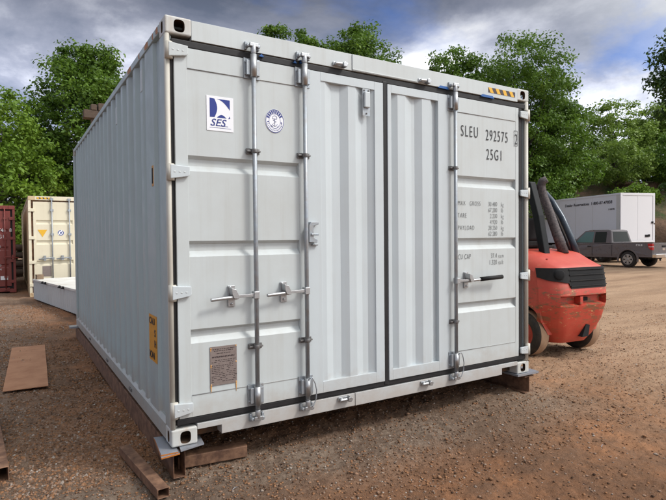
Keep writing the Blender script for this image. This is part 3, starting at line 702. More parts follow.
# ------------------------------------------------------------------ small generic container (background)
def bg_container(loc, rz, L, H, m, ms, label, details):
    W2 = 2.438
    r = thing('shipping_container', label, 'shipping container', loc, rz)
    for sgn, xo in ((1, .01), (-1, W2 - .01)):
        b = MB(); prof = []; y = .2
        while y < L - .3: prof += [(y, 0), (y + .07, .036), (y + .14, .036), (y + .21, 0)]; y += .28
        prof = [(.1, 0)] + prof + [(L - .1, 0)]
        vs = []; 
        for (yy, d) in prof: vs += [(xo + sgn * d, yy, .15), (xo + sgn * d, yy, H - .1)]
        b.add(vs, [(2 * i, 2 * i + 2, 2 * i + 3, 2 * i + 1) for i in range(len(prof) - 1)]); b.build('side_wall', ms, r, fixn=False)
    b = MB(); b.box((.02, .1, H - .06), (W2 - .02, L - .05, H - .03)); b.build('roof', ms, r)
    b = MB(); b.box((.02, L - .1, .1), (W2 - .02, L - .06, H - .05)); b.build('end_wall', ms, r)
    b = MB()
    for x in (0, W2 - .07):
        for z in (.0, H - .1): b.box((x, .16, z), (x + .07, L - .16, z + (.14 if z == 0 else .095)))
    b.build('side_rail', ms, r, bevel=.006)
    b = MB()
    for x in (0, W2 - .178):
        for y in (0, L - .16):
            for z in (0, H - .118): b.box((x, y, z), (x + .178, y + .16, z + .118))
    b.build('corner_casting', ms, r, bevel=.01)
    b = MB(); b.box((.178, .01, H - .115), (W2 - .178, .1, H)); b.box((.178, .01, .03), (W2 - .178, .1, .15)); b.box((0, .01, .118), (.07, .12, H - .118)); b.box((W2 - .07, .01, .118), (W2, .12, H - .118)); b.build('end_frame', m, r, bevel=.006)
    b = MB(); b.box((.07, .075, .13), (W2 - .07, .1, H - .11)); b.build('gasket', details.get('gasket', 'black_rubber'), r)
    for k, (x0, x1) in enumerate(((.125, 1.205), (1.235, W2 - .125))):
        b = MB(); z0, z1 = .2, H - .16; b.box((x0, .02, z0), (x0 + .07, .07, z1)); b.box((x1 - .07, .02, z0), (x1, .07, z1)); b.box((x0 + .07, .02, z1 - .1), (x1 - .07, .07, z1)); b.box((x0 + .07, .02, z0), (x1 - .07, .07, z0 + .1))
        pr = [(z1 - .1, .022)]; nb = 4; hh_ = (z1 - z0 - .2)
        for q in range(1, nb): zc = (z1 - .1 - hh_ * q / nb) + (.10 if H > 2.8 else 0); pr += [(zc + .06, .022), (zc + .035, .056), (zc - .03, .056), (zc - .07, .022)]
        pr += [(z0 + .1, .022)]
        for (za, ya), (zb, yb) in zip(pr[:-1], pr[1:]): b.add([(x0 + .07, ya, za), (x1 - .07, ya, za), (x1 - .07, yb, zb), (x0 + .07, yb, zb)], [(0, 1, 2, 3)])
        d = b.build('door', m, r, fixn=False)
        for x in ((x0 + .47, x1 - .155) if k == 0 else (x0 + .12, x1 - .32)) if not details.get('four') else (x0 + .3, x1 - .15):
            b = MB(); b.tube([(x, -.02, .08), (x, -.02, H - .06)], .018, 8)
            for z in (.1, .5, 1.1, H * .62, H - .4, H - .08): b.box((x - .045, -.035, z - .03), (x + .045, .02, z + .03))
            rr_ = b.build('lock_rod', details.get('rod', 'galv'), d)
            b = MB(); s_ = -1 if k == 0 else 1; b.tube([(x, -.04, 1.12), (x + s_ * .12, -.05, 1.11), (x + s_ * .36, -.05, 1.08)], .018, 8); b.box((x + s_ * .2 - .03, -.06, 1.04), (x + s_ * .2 + .03, .02, 1.18)); b.build('handle', details.get('rod', 'galv'), rr_)
        for z in (.35, 1.0, 1.7, H - .4):
            hx = 0.0 if k == 0 else W2 - .16
            b = MB(); b.box((hx, -.012, z - .045), (hx + .16, .02, z + .045)); b.build('hinge', m, d, bevel=.004)
    return r
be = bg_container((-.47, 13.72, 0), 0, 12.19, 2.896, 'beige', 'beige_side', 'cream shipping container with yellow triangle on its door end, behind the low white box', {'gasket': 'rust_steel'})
b = MB(); b.prism([(.23, 1.93), (.47, 1.93), (.35, 1.72)], 'y', .016, .0195); b.build('warning_triangle', 'yellow', be)
b = MB(); b.prism([(.82 + .085 * math.cos(2 * PI * k / 24), 1.84 + .085 * math.sin(2 * PI * k / 24)) for k in range(24)], 'y', .017, .0195); e_ = b.build('round_emblem', 'sticker', be)
b = MB(); ex_, ez_ = .82, 1.84
for k in range(16):
    if k in (3, 9): continue
    a = 2 * PI * k / 16; a2 = a + .34; b.prism([(ex_ + r_ * math.cos(t), ez_ + r_ * math.sin(t)) for r_, t in ((.08, a), (.08, a2), (.055, a2), (.055, a))], 'y', .0155, .0168)
b.prism([(ex_ - .03, ez_ - .03), (ex_ + .03, ez_ - .02), (ex_ + .02, ez_ + .035), (ex_ - .01, ez_ + .02)], 'y', .0155, .0168); b.build('emblem_mark', 'ink_navy', e_)
b = MB(); b.box((.33, .016, .58), (.56, .0195, .88)); b.build('data_plate', 'plate_tin', be)
b = MB(); b.box((.22, .0055, 2.815), (.60, .0085, 2.865)); hs = b.build('hazard_strip', 'stripe_black', be)
b = MB()
for i in range(4): b.prism([(.235 + i * .095, 2.815), (.29 + i * .095, 2.815), (.265 + i * .095, 2.865), (.21 + i * .095, 2.865)], 'y', .004, .0054)
b.build('hazard_stripe', 'yellow', hs)
rd = bg_container((-3.22, 15.75, 0), 0, 6.06, 2.72, 'red_box', 'red_box', 'dark red shipping container cut off by the left edge of the picture', {'rod': 'red_box', 'four': 1})
rr = [('746  8', 1.90), ('G1', 1.70), ('30.480 KG', 1.42), ('67.200 LB', 1.30), ('2.200 KG', 1.08), ('4.850 LB', .97), ('28.280 KG', .83), ('33.2 CU.M', .70)]
for s_, z in rr: text(rd, 'lettering', s_, (1.98 if len(s_) < 7 else 1.72, .0190, z), .16 if z > 1.6 else .085, 'lens_white', xs=.85, spacing=1.05)
b = MB(); b.box((2.02, .006, .40), (2.22, .009, .52)); b.build('label_plate', 'sticker', rd)

# low white corrugated steel box
lb = thing('steel_box', 'low flat-topped pale corrugated steel box between the cream container and the grey one', 'steel box', (-.40, 12.95, 0), math.atan2(-.66, -4.04) * 0 + R(9.2))
def low_box():
    Lb, Wb, Hb = 6.05, 2.9, .57
    b = MB(); prof = []; y = -.1
    while y > -Lb + .15: prof += [(y, 0), (y - .04, .022), (y - .08, .022), (y - .12, 0)]; y -= .16
    prof = [(0, 0)] + prof + [(-Lb, 0)]; vs = []
    for yy, d in prof: vs += [(d, yy, .03), (d, yy, Hb - .05)]
    b.add(vs, [(2 * i, 2 * i + 2, 2 * i + 3, 2 * i + 1) for i in range(len(prof) - 1)]); b.box((.03, -Lb, .02), (Wb, -Lb + .03, Hb - .05)); b.box((Wb - .03, -Lb, .02), (Wb, 0, Hb - .05)); b.box((.03, -.03, .02), (Wb - .04, 0, Hb - .05)); b.build('corrugated_side', 'box_grey', lb, fixn=False)
    b = MB(); b.box((-.015, -Lb, Hb - .05), (Wb, 0, Hb)); b.build('top', 'box_top', lb, bevel=.006)
    for y in (-1.2, -1.5, -2.9, -3.2, -4.6, -4.9):
        b = MB(); b.tube([(-.018, y - .04, Hb - .01), (-.05, y - .03, Hb - .04), (-.05, y + .03, Hb - .04), (-.018, y + .04, Hb - .01)], .016, 8); b.box((-.022, y - .06, Hb - .06), (-.014, y + .06, Hb + .004)); b.build('lashing_ring', 'matte_dark', lb)
low_box()
b = MB(); b.box((-.085, -.07, 0), (.085, .07, .09)); b.box((-.085, -.068, .092), (.085, .072, .13)); o = b.build('wood_block', 'wood', None, bevel=.006); o.location = (-.26, 12.72, .571); o.rotation_euler = (0, 0, R(14)); tag(o, 'small brown wooden block on the corner of the low white box', 'wood block')
# timber stack in the gap
for i, (x, y, z, l, a) in enumerate([(-1.0, 24, .18, 3.2, 4), (-.7, 24.5, .18, 3.0, -5), (-1.1, 25.2, .22, 3.5, 8), (-.9, 24.3, .55, 3.3, -3), (-.8, 24.9, .60, 2.8, 6), (-.6, 24.6, .95, 3.1, -7), (-.9, 24.6, 1.30, 2.6, 3)]):
    b = MB(); rr0 = .17; b.tube([(-l / 2, 0, 0), (-l / 4, .02, .01), (l / 4, -.01, 0), (l / 2, 0, .02)], [rr0, rr0 * .95, rr0 * .9, rr0 * .85], 12); o = b.build('timber_log', 'wood_dark', None); o.location = (x, y, z); o.rotation_euler = (0, 0, R(a))
    tag(o, 'dark weathered log in the stack seen between the red and cream containers', 'log', 'logs stacked behind the gap between two containers')

# rusty gantry head behind the container
gr_ = thing('steel_gantry', 'rusty steel gantry head on a post in front of the big tree behind the container', 'gantry', (1.85, 18.2, 0))
b = MB(); b.box((-.09, -.09, 0), (.09, .09, 6.25)); b.build('post', 'wood_dark', gr_)
b = MB(); b.box((-.35, -.2, 6.2), (1.5, .2, 6.5)); b.box((.15, -.24, 6.5), (1.1, .24, 6.78)); b.box((.25, -.26, 5.95), (.85, .26, 6.2)); b.box((-.1, -.22, 6.5), (.1, .22, 6.72)); b.build('head_beam', 'wood_dark', gr_, bevel=.02)
b = MB(); b.tube([(.05, 0, 5.0), (.75, 0, 5.95)], .05, 8); b.tube([(.6, -.26, 6.1), (.6, -.26, 6.6)], .14, 12); b.build('brace', 'wood_dark', gr_)

# ------------------------------------------------------------------ forklift
fk = thing('forklift', 'orange-red forklift truck seen from behind, beside the right end of the container', 'forklift', (5.56, 1.06, 0), R(-5))
def lift_body():
    arch = [(.10 + .40 * math.cos(a), .305 + .40 * math.sin(a)) for a in np.linspace(R(0), R(152), 14)]
    prof = [(-.20, .185), (-.30, .19), (-.37, .30), (-.44, .50), (-.49, .70), (-.50, .73), (-.50, .81), (-.50, .84), (-.49, .93), (-.48, .95), (-.44, 1.185), (-.42, 1.215), (-.36, 1.24), (-.22, 1.30), (-.05, 1.38), (.08, 1.415), (.45, 1.43), (.95, 1.43), (1.02, 1.40), (1.05, .9), (1.05, .42)] + [(.60, .42), (.50, .55), (.36, .66), (.15, .70), (-.08, .695), (-.2, .63), (-.275, .5), (-.29, .32)]
    arch_i = set(range(21, len(prof)))
    xs_ = [-.60, -.595, -.58, -.56, -.535, -.505, -.47, -.44, -.435, -.39, -.34, -.28, -.1, .1, .28, .34, .39, .435, .44, .47, .505, .535, .56, .58, .595, .60]
    taper = lambda z: 1 - .42 * max(0, (.60 - z) / .41) ** 1.6
    b = MB(); npf = len(prof); vs = []
    for x in xs_:
        t = max(0, (abs(x) - .30) / .30)
        for i, (y, z) in enumerate(prof):
            yy, zz_, xx = y, z, x
            if i not in arch_i:
                rear = max(0, min(1, (.1 - y) / .4))
                yy = y + .24 * rear * t ** 2.6
                if z > 1.19: zz_ = z - .075 * t ** 3
                xx = x * taper(z)
                if z > 1.2: xx = x * .985
                if 5 <= i <= 6 and abs(x) < .437: yy += .10
            else:
                if y < .1: xx = x * taper(z)
            vs.append((xx, yy, zz_))
    fs = []
    for s_ in range(len(xs_) - 1):
        for i in range(npf):
            j = (i + 1) % npf; fs.append((s_ * npf + i, s_ * npf + j, (s_ + 1) * npf + j, (s_ + 1) * npf + i))
    b.add(vs, fs, 0, True); o = len(vs) - npf
    b.f += [tuple(range(npf)), tuple(o + i for i in range(npf))[::-1]]; b.mi += [0, 0]; b.sm += [False, False]
    ob = b.build('counterweight', 'lift_red', fk); md = ob.modifiers.new('e', 'EDGE_SPLIT'); md.split_angle = R(38)
    def surf(x, z):                                                # rear surface of the grille zone
        t = max(0, (abs(x) - .30) / .30); y = -.48 + (z - .95) / .235 * .04
        return y + .24 * t ** 2.6
    def patch(name, x0, x1, z0, z1, off, m, par, n_=20, thick=.02, zf=None):
        q = MB(); vs = []; fs = []
        for i in range(n_ + 1):
            x = x0 + (x1 - x0) * i / n_; a_, c_ = (z0, z1) if zf is None else zf(x)
            for z, o_ in ((a_, off), (c_, off), (c_, off - thick), (a_, off - thick)):
                sl_ = max(0, (abs(x) - .30) / .30); vs.append((x + math.copysign(1, x) * o_ * min(1, sl_ ** 1.5), surf(x, z) - o_, z))
        for i in range(n_):
            for k in range(4): fs.append((i * 4 + k, i * 4 + (k + 1) % 4, i * 4 + 4 + (k + 1) % 4, i * 4 + 4 + k))
        q.add(vs, fs, 0, False); q.f += [(0, 1, 2, 3), tuple(n_ * 4 + k for k in range(4))[::-1]]; q.mi += [0, 0]; q.sm += [False, False]
        return q.build(name, m, par)
    def zf(x):
        if x < -.52: return (1.08 - (x + .60) * .6, 1.2)
        if x < -.30: return (1.035 - (x + .52) * .15 , 1.2)
        if x > .54: return (.98, 1.2)
        return (.93, 1.2)
    g = patch('grille', -.598, .592, .93, 1.2, .012, 'black_plastic', fk, 40, .03, zf)
    for z in (.972, 1.044, 1.116): patch('grille_slot', -.27, .46, z, z + .050, .0135, 'matte_dark', g, 16, .002)
    for z in (.962, 1.034, 1.106, 1.174): patch('grille_bar', -.28, .47, z - .006, z + .007, .024, 'black_plastic', g, 16, .016)
    q = MB(); q.lathe([(-.035, 0), (-.034, .055), (-.028, .066), (.02, .07)], (0, 0, 0), 'y', 24); l_ = q.build('rear_lamp', 'matte_dark', fk); l_.location = (-.425, surf(-.425, 1.115) + .0, 1.115); l_.rotation_euler = (0, 0, R(-22))
    for sx_ in (-1, 1):
        pass
    q = MB(); q.box((-.10, -.49, .72), (-.045, -.40, .82)); q.build('tow_pin', 'lift_red', fk, bevel=.006)
    q = MB(); q.box((.02, -.42, .75), (.13, -.392, .80)); q.build('recess_plate', 'matte_dark', fk)
    q = MB(); q.prism([(.02, .27), (.14, .27), (.17, .42), (.10, .44)], 'y', -.425, -.30); q_ = q.build('lashing_hole', 'matte_dark', fk); 
    q = MB(); q.lathe([(0, 0), (0, .012), (.004, .014)], (-.38, -.2, 1.31), 'z', 10); q.build('hood_bolt', 'matte_dark', fk)
    q = MB(); q.tube([(-.597, .95, 1.18), (-.599, .40, 1.17), (-.600, .12, 1.12), (-.600, .0, 1.02), (-.599, -.04, .90), (-.598, -.02, .74)], .006, 6); q.build('panel_seam', 'matte_dark', fk)
    # chassis and side panels forward of the counterweight
    q = MB(); q.box((-.50, .48, .30), (.50, 2.0, .98)); q.box((-.56, 1.0, .30), (.56, 1.5, .42)); q.build('chassis', 'lift_red', fk, bevel=.03)
    q = MB(); q.box((-.26, -.20, .24), (.26, 1.2, .60)); q.box((-.30, -.2, .60), (.30, .8, .9)); q.build('underbody', 'matte_dark', fk, bevel=.02)
    q = MB(); q.tube([(-.55, .02, .305), (.55, .02, .305)], .05, 12); q.build('rear_axle', 'matte_dark', fk)
    q = MB(); q.box((-.58, .5, 1.432), (.58, 1.0, 1.47)); q.build('hood_ledge', 'black_plastic', fk, bevel=.01)
lift_body()
def lift_wheel(x, y, r, wd, steer=0):
    w0 = thing_child('wheel', fk, (x, y, r), R(steer))
    h = wd / 2
    b = MB(); b.lathe([(-h, r * .60), (-h, r * .86), (-h + .03, r * .97), (-h + .045, r * .985)], (0, 0, 0), 'x', 40); b.lathe([(h, r * .60), (h, r * .86), (h - .03, r * .97), (h - .045, r * .985)], (0, 0, 0), 'x', 40); b.build('tyre', 'tyre_black', w0)
    b = MB(); b.lathe([(-h + .03, r * .965), (-h + .05, r), (h - .05, r), (h - .03, r * .965)], (0, 0, 0), 'x', 40); b.build('tread', 'tyre_tan', w0)
    b = MB(); b.lathe([(-h + .005, r * .60), (-h + .03, r * .55), (-h + .05, r * .35), (-h + .02, r * .3), (-h + .02, 0)], (0, 0, 0), 'x', 24); b.lathe([(h - .005, r * .60), (h - .03, r * .55), (h - .05, r * .35), (h - .02, 0)], (0, 0, 0), 'x', 24); b.build('rim', 'lift_red', w0)
def thing_child(name, par, loc, rz=0):
    o = bpy.data.objects.new(name, None); col.objects.link(o); o.parent = par; o.location = loc; o.rotation_euler = (0, 0, rz); o.empty_display_size = .1; return o
lift_wheel(-.50, .02, .305, .21); lift_wheel(.50, .02, .305, .21); lift_wheel(-.50, 1.68, .36, .24); lift_wheel(.50, 1.68, .36, .24)
# overhead guard
for sx_, m_, rr_ in ((-1, 'lift_black', .066), (1, 'post_blue', .050)):
    xx = .44 if sx_ > 0 else -.33
    if sx_ < 0:
        b = MB(); b.prism([(-.06, 1.36), (.04, 1.36), (.16, 1.9), (.30, 2.36), (.20, 2.38), (.05, 1.9)], 'x', -.26, -.15); b.tube([(-.195, .24, 2.34), (-.195, .6, 2.38), (-.30, 1.5, 2.36), (-.40, 1.7, 2.25), (-.40, 1.95, 1.3), (-.40, 1.98, .9)], .045, 12); b.build('guard_post', m_, fk, bevel=.012); continue
    b = MB(); b.tube([(xx, .0, 1.36), (xx * .99, .10, 1.60), (xx * .97, .24, 1.88), (xx * .94, .40, 2.12), (xx * .92, .52, 2.25), (xx * .91, .68, 2.33), (xx * .91, .9, 2.36), (xx * .91, 1.5, 2.36), (xx * .91, 1.7, 2.25), (xx * .91, 1.95, 1.3), (xx * .91, 1.98, .9)], [rr_] * 6 + [.045] * 5, 12); b.build('guard_post', m_, fk)
b = MB(); b.tube([(-.20, .27, 2.33), (.05, .40, 2.33), (.41, .60, 2.29)], .045, 12); b.build('cross_bar', 'black_plastic', fk)
b = MB(); b.tube([(.36, .03, 1.38), (.35, .13, 1.62), (.34, .27, 1.90), (.32, .42, 2.12), (.2, .52, 2.24)], .016, 8); b.build('hose', 'black_plastic', fk)
b = MB()
for y in (.72, .9, 1.06, 1.22, 1.42): b.tube([(-.42, y, 2.37), (.42, y, 2.37)], .022, 8)
b.build('guard_bars', 'black_plastic', fk)
b = MB(); b.tube([(.15, -.03, 1.36), (.145, .08, 1.62), (.14, .20, 1.92), (.12, .31, 2.20), (.11, .345, 2.33), (.115, .32, 2.41), (.15, .27, 2.44)], [.066, .066, .064, .062, .066, .060, .050], 14); b.build('exhaust_stack', 'sooty_tube', fk)
b = MB(); b.box((-.26, .42, 1.45), (.26, .95, 1.56)); b.build('seat', 'black_plastic', fk, bevel=.03)
b = MB(); b.prism([(.40, 1.55), (.52, 1.55), (.48, 1.88), (.38, 1.88)], 'x', -.22, .22); b.build('seat_back', 'matte_dark', fk, bevel=.03)
b = MB(); b.box((-.50, .30, 1.44), (-.20, .60, 1.60)); b.box((-.30, .4, 1.60), (-.24, .46, 1.68)); b.build('control_box', 'post_blue', fk, bevel=.02)
b = MB(); b.box((-.45, 1.82, .75), (.45, 1.94, 1.35)); b.build('dashboard', 'black_plastic', fk, bevel=.03)
b = MB(); b.lathe([(0, .15), (.02, .165), (.04, .15), (.02, .135), (0, .15)], (0, 1.55, 1.62), 'z', 24); b.tube([(0, 1.55, 1.64), (0, 1.8, 1.35)], .03, 8); b.box((-.14, 1.535, 1.615), (.14, 1.565, 1.635)); b.build('steering_wheel', 'matte_dark', fk)
b = MB()
for x in (-.40, .28): b.box((x, 2.12, .1), (x + .12, 2.28, 2.2))
for z in (.2, 1.2, 2.1): b.box((-.28, 2.15, z), (.28, 2.22, z + .1))
b.build('mast', 'black_plastic', fk, bevel=.005)
b = MB()
for x in (-.36, .24): b.box((x, 2.30, .06), (x + .12, 3.4, .10)); b.box((x, 2.29, .06), (x + .12, 2.34, .6))
b.box((-.5, 2.285, .45), (.5, 2.30, .60)); b.build('forks', 'rust_steel', fk)

# ------------------------------------------------------------------ pickup
pk = thing('pickup_truck', 'dark grey pickup truck driving away behind the forklift', 'pickup truck', (26.42, 9.93, 0), R(-2.5))
def pickup():
    L, hw = 5.90, .98
    def arc(c, r, a0, a1, n_=11): return [(c + r * math.cos(R(a)), .40 + r * math.sin(R(a))) for a in np.linspace(a0, a1, n_)]
    low = .52
    # side outline (y forward from the tailgate)
    a1 = arc(1.20, .47, 165, 15); a2 = arc(4.86, .47, 165, 15)
    out = [(0, 1.02), (0, .60), (.02, low)] + a1 + [(1.75, low - .05), (4.30, low - .05)] + a2 + [(5.40, low - .06), (5.78, low), (5.86, .62), (5.84, .95), (5.74, 1.12), (4.42, 1.24), (4.30, 1.20), (2.06, 1.18), (2.04, 1.20), (0, 1.22)]
    def body(y0=None):
        b = MB(); n_ = len(out); xs_ = [-hw + .06, -hw + .01, -hw, -hw, -hw + .04]
        vs = []; slices = [(-hw, .0), (hw, .0)]
        def infl(z): return .06 * max(0, (z - .95) / .27) ** 1.5 + .035 * max(0, (.75 - z) / .3)
        for sx_ in (-1, 1):
            for (y, z) in out: vs.append((sx_ * (hw - infl(z) - (.10 * max(0, (y - 5.2) / .66) ** 2)), y, z))
        b.add(vs, [(i, (i + 1) % n_, n_ + (i + 1) % n_, n_ + i) for i in range(n_) if i not in (n_ - 2,)], 0, False)
        b.f += [tuple(range(n_)), tuple(range(n_, 2 * n_))[::-1]]; b.mi += [0, 0]; b.sm += [False, False]
        return b.build('body', 'truck_paint', pk, bevel=.03, seg=3)
    bd = body()
    b = MB(); b.box((-.80, .08, .70), (.80, 2.0, .72)); b.box((-.86, .02, .72), (-.80, 2.04, 1.18)); b.box((.80, .02, .72), (.86, 2.04, 1.18)); b.box((-.80, 1.98, .72), (.80, 2.03, 1.18)); b.build('cargo_bed', 'matte_dark', pk)
    b = MB(); b.box((-.90, -.012, .66), (.90, .035, 1.23)); tg = b.build('tailgate', 'truck_paint', pk, bevel=.02)
    b = MB(); b.box((-.16, -.03, 1.02), (.16, -.013, 1.10)); b.build('tailgate_handle', 'matte_dark', tg, bevel=.006)
    b = MB(); b.prism([(-.13 + .13 * math.cos(2 * PI * k / 24) + .13, .92 + .055 * math.sin(2 * PI * k / 24)) for k in range(24)], 'y', -.02, -.012); b.build('badge', 'chrome', tg)
    # greenhouse
    yb0, yf0, yb1, yf1 = 2.10, 4.45, 2.22, 3.72; z0, z1 = 1.19, 1.885; wb, wt = .90, .72
    def gp(x, y, z): return (x, y, z)
    b = MB(); vs = [(-wb, yb0, z0), (wb, yb0, z0), (wb, yf0, z0), (-wb, yf0, z0), (-wt, yb1 + .03, z1), (wt, yb1 + .03, z1), (wt, yf1, z1), (-wt, yf1, z1), ]
    b.add(vs, [(0, 3, 2, 1), (4, 5, 6, 7), (0, 1, 5, 4), (1, 2, 6, 5), (2, 3, 7, 6), (3, 0, 4, 7)]); b.add([(-wt + .02, yb1 + .1, z1), (wt - .02, yb1 + .1, z1), (wt - .02, yf1 - .1, z1), (-wt + .02, yf1 - .1, z1), (-wt + .1, yb1 + .25, z1 + .035), (wt - .1, yb1 + .25, z1 + .035), (wt - .1, yf1 - .3, z1 + .035), (-wt + .1, yf1 - .3, z1 + .035)], [(4, 5, 6, 7), (0, 1, 5, 4), (1, 2, 6, 5), (2, 3, 7, 6), (3, 0, 4, 7)])
    b.build('cab', 'truck_paint', pk, bevel=.05, seg=3)
    def pane(name, pts, m, off):
        q = MB(); c = [Vector(p) for p in pts]; nrm = (c[1] - c[0]).cross(c[2] - c[0]).normalized()
        q.add([p + nrm * off for p in c] + [p - nrm * .01 for p in c], [(0, 1, 2, 3), (0, 4, 5, 1), (1, 5, 6, 2), (2, 6, 7, 3), (3, 7, 4, 0)]); return q.build(name, m, pk)
    def side(sgn, ya, yb, za, zb, ya1, yb1_):
        f_ = lambda z: sgn * (wb + (wt - wb) * (z - z0) / (z1 - z0))
        p = [(f_(za), ya, za), (f_(za), yb, za), (f_(zb), yb1_, zb), (f_(zb), ya1, zb)]
        return p if sgn > 0 else [p[0], p[3], p[2], p[1]]
    for s_ in (-1, 1):
        pane('side_window', side(s_, 3.20, 4.20, 1.24, 1.80, 3.18, 3.68), 'glass_teal', .008)
        pane('side_window', side(s_, 2.42, 3.10, 1.24, 1.80, 2.46, 3.10), 'glass_dark', .008)
    f2 = lambda z: yb0 + (yb1 + .03 - yb0) * (z - z0) / (z1 - z0)
    pane('rear_window', [(-.70, f2(1.28), 1.28), (.70, f2(1.28), 1.28), (.60, f2(1.80), 1.80), (-.60, f2(1.80), 1.80)], 'glass_dark', .008)
    f3 = lambda z: yf0 + (yf1 - yf0) * (z - z0) / (z1 - z0)
    pane('windscreen', [(.78, f3(1.25), 1.25), (-.78, f3(1.25), 1.25), (-.66, f3(1.82), 1.82), (.66, f3(1.82), 1.82)], 'glass_dark', .008)
    b = MB()
    for s_ in (-1, 1):
        x = s_ * (hw - .002)
        for y in (2.05, 3.15, 4.32): b.box((min(x, x + s_ * .004), y, .55), (max(x, x + s_ * .004), y + .014, 1.14))
    b.build('door_seam', 'matte_dark', pk)
    for s_ in (-1, 1):
        b = MB(); b.box((s_ * hw - .02, 3.22, 1.02), (s_ * hw + .02, 3.42, 1.07)); b.build('door_handle', 'matte_dark', pk, bevel=.01)
        b = MB(); b.box((s_ * 1.06 - .09, 4.10, 1.22), (s_ * 1.06 + .09, 4.20, 1.44)); b.box((s_ * .93 - .05, 4.12, 1.24), (s_ * .93 + .08, 4.18, 1.30)); b.build('mirror', 'black_plastic', pk, bevel=.03)
        for yc in (1.20, 4.86):
            q = MB(); pts = [(yc + (.47 + d) * math.cos(R(a)), .40 + (.47 + d) * math.sin(R(a))) for d in (.0,) for a in np.linspace(-12, 192, 19)] + [(yc + .55 * math.cos(R(a)), .40 + .55 * math.sin(R(a))) for a in np.linspace(192, -12, 19)]
            n2 = 19; vs = []; fs = []
            for x_ in (s_ * (hw - .03), s_ * (hw + .025)): vs += [(x_, p_, q_) for p_, q_ in pts]
            for i in range(18): fs += [(i, i + 1, 36 - i, 37 - i), (38 + i, 38 + 37 - i, 38 + 36 - i, 38 + i + 1)]
            for i in range(38): j = (i + 1) % 38; fs.append((i, 38 + i, 38 + j, j))
            q.add(vs, fs); q.build('wheel_flare', 'truck_paint', pk, bevel=.01)
        b = MB(); x0_ = s_ * .80; pts = [(0, 1.20), (.24, 1.20), (.20, 1.02), (.10, .90), (0, .88)]
        b.prism([(y - .022, z) for y, z in pts], 'x', min(s_ * .84, s_ * (hw + .006)), max(s_ * .84, s_ * (hw + .006))); tl = b.build('tail_light', 'tail_red', pk, bevel=.012)
        b = MB(); b.box((min(s_ * .85, s_ * (hw + .009)), -.026, 1.03), (max(s_ * .85, s_ * (hw + .009)), .15, 1.06)); b.build('reversing_lens', 'lens_white', tl)
    b = MB(); b.box((-.95, -.20, .50), (.95, .02, .70)); b.build('rear_bumper', 'chrome', pk, bevel=.03)
    b = MB(); b.box((-.18, -.206, .53), (.18, -.199, .66)); b.build('number_plate', 'sticker', pk)
    b = MB(); b.box((-.92, 5.80, .48), (.92, 5.98, .72)); b.build('front_bumper', 'chrome', pk, bevel=.03)
    b = MB(); b.box((-.60, 5.85, .74), (.60, 5.90, 1.06)); b.build('radiator_grille', 'matte_dark', pk)
    for s_ in (-1, 1): b = MB(); b.box((s_ * .76 - .13, 5.72, .80), (s_ * .76 + .13, 5.885, 1.06)); b.build('headlight', 'lens_white', pk, bevel=.02)
    text(pk, 'lettering', 'FX4', (-hw + .020, .80, 1.08), .13, 'lens_white', xs=1.5, face='-x', off=.002, depth=.004)
    b = MB(); b.box((-.6, .4, .42), (.6, 5.3, .60)); b.build('chassis', 'matte_dark', pk)
    for s_ in (-1, 1):
        for yc in (1.20, 4.86):
            w0 = thing_child('wheel', pk, (s_ * .86, yc, .40)); h = .13
            b = MB(); b.lathe([(-h, .26), (-h - .004, .33), (-h + .02, .385), (-h + .05, .40), (h - .05, .40), (h - .02, .385), (h + .004, .33), (h, .26)], (0, 0, 0), 'x', 36); b.build('tyre', 'tyre_black', w0)
            b = MB(); e_ = s_ * h; b.lathe([(e_ * .98, .262), (e_ * .98, .235), (e_ * .5, .22), (e_ * .4, 0)], (0, 0, 0), 'x', 30, 1)
            for k in range(6):
                a = 2 * PI * k / 6; T = Matrix.Rotation(a, 4, 'X'); b.prism([(-.045, .05), (.045, .05), (.065, .24), (-.065, .24)], 'x', e_ * .62, e_ * .95, 0, False, T)
            b.lathe([(e_ * 1.0, 0), (e_ * 1.0, .05), (e_ * .8, .075), (e_ * .5, .08)], (0, 0, 0), 'x', 20); b.lathe([(e_ * .99, .225), (e_ * 1.02, .25), (e_ * .98, .265)], (0, 0, 0), 'x', 30)
            b.build('rim', ['alloy', 'matte_dark'], w0)
pickup()

# ------------------------------------------------------------------ white box trailer
tr = thing('box_trailer', 'long white box trailer parked behind the pickup truck', 'trailer', (29.28, 13.72, 0), R(-17))
b = MB(); Lt, Wt, Hb_, Ht = 16.0, 2.44, 1.20, 4.08
b.box((0.02, .02, Hb_), (Wt - .02, Lt, Ht - .02)); b.build('box_body', 'trailer_white', tr)
b = MB(); 
b.box((-.01, .0, Ht - .10), (.04, Lt, Ht)); b.box((Wt - .04, 0, Ht - .10), (Wt + .01, Lt, Ht)); b.box((-.01, 0, Hb_ - .06), (.04, Lt, Hb_ + .08)); b.box((Wt - .04, 0, Hb_ - .06), (Wt + .01, Lt, Hb_ + .08)); b.build('edge_rail', 'trailer_white', tr, bevel=.01)
b = MB(); b.box((0, -.03, Hb_), (.14, .03, Ht)); b.box((Wt - .14, -.03, Hb_), (Wt, .03, Ht)); b.box((.14, -.03, Ht - .14), (Wt - .14, .03, Ht)); b.box((.14, -.03, Hb_), (Wt - .14, .03, Hb_ + .12)); b.build('rear_frame', 'sticker', tr, bevel=.008)
b = MB(); b.box((-.002, .04, Hb_ + .1), (.002, .30, Ht - .12)); b.box((-.012, .03, 1.9), (.0, .25, 2.05))
b.build('corner_panel', 'steel_plate' if False else 'box_grey', tr)
for x0, x1 in ((.15, Wt / 2 - .005), (Wt / 2 + .005, Wt - .15)):
    b = MB(); b.box((x0, -.012, Hb_ + .13), (x1, .02, Ht - .15)); b.build('door', 'sticker', tr, bevel=.006)
b = MB()
for y in np.arange(2.2, 15.9, 1.55): b.box((-.004 + .02, y, Hb_ + .1), (.0205 - .004, y + .02, Ht - .11))
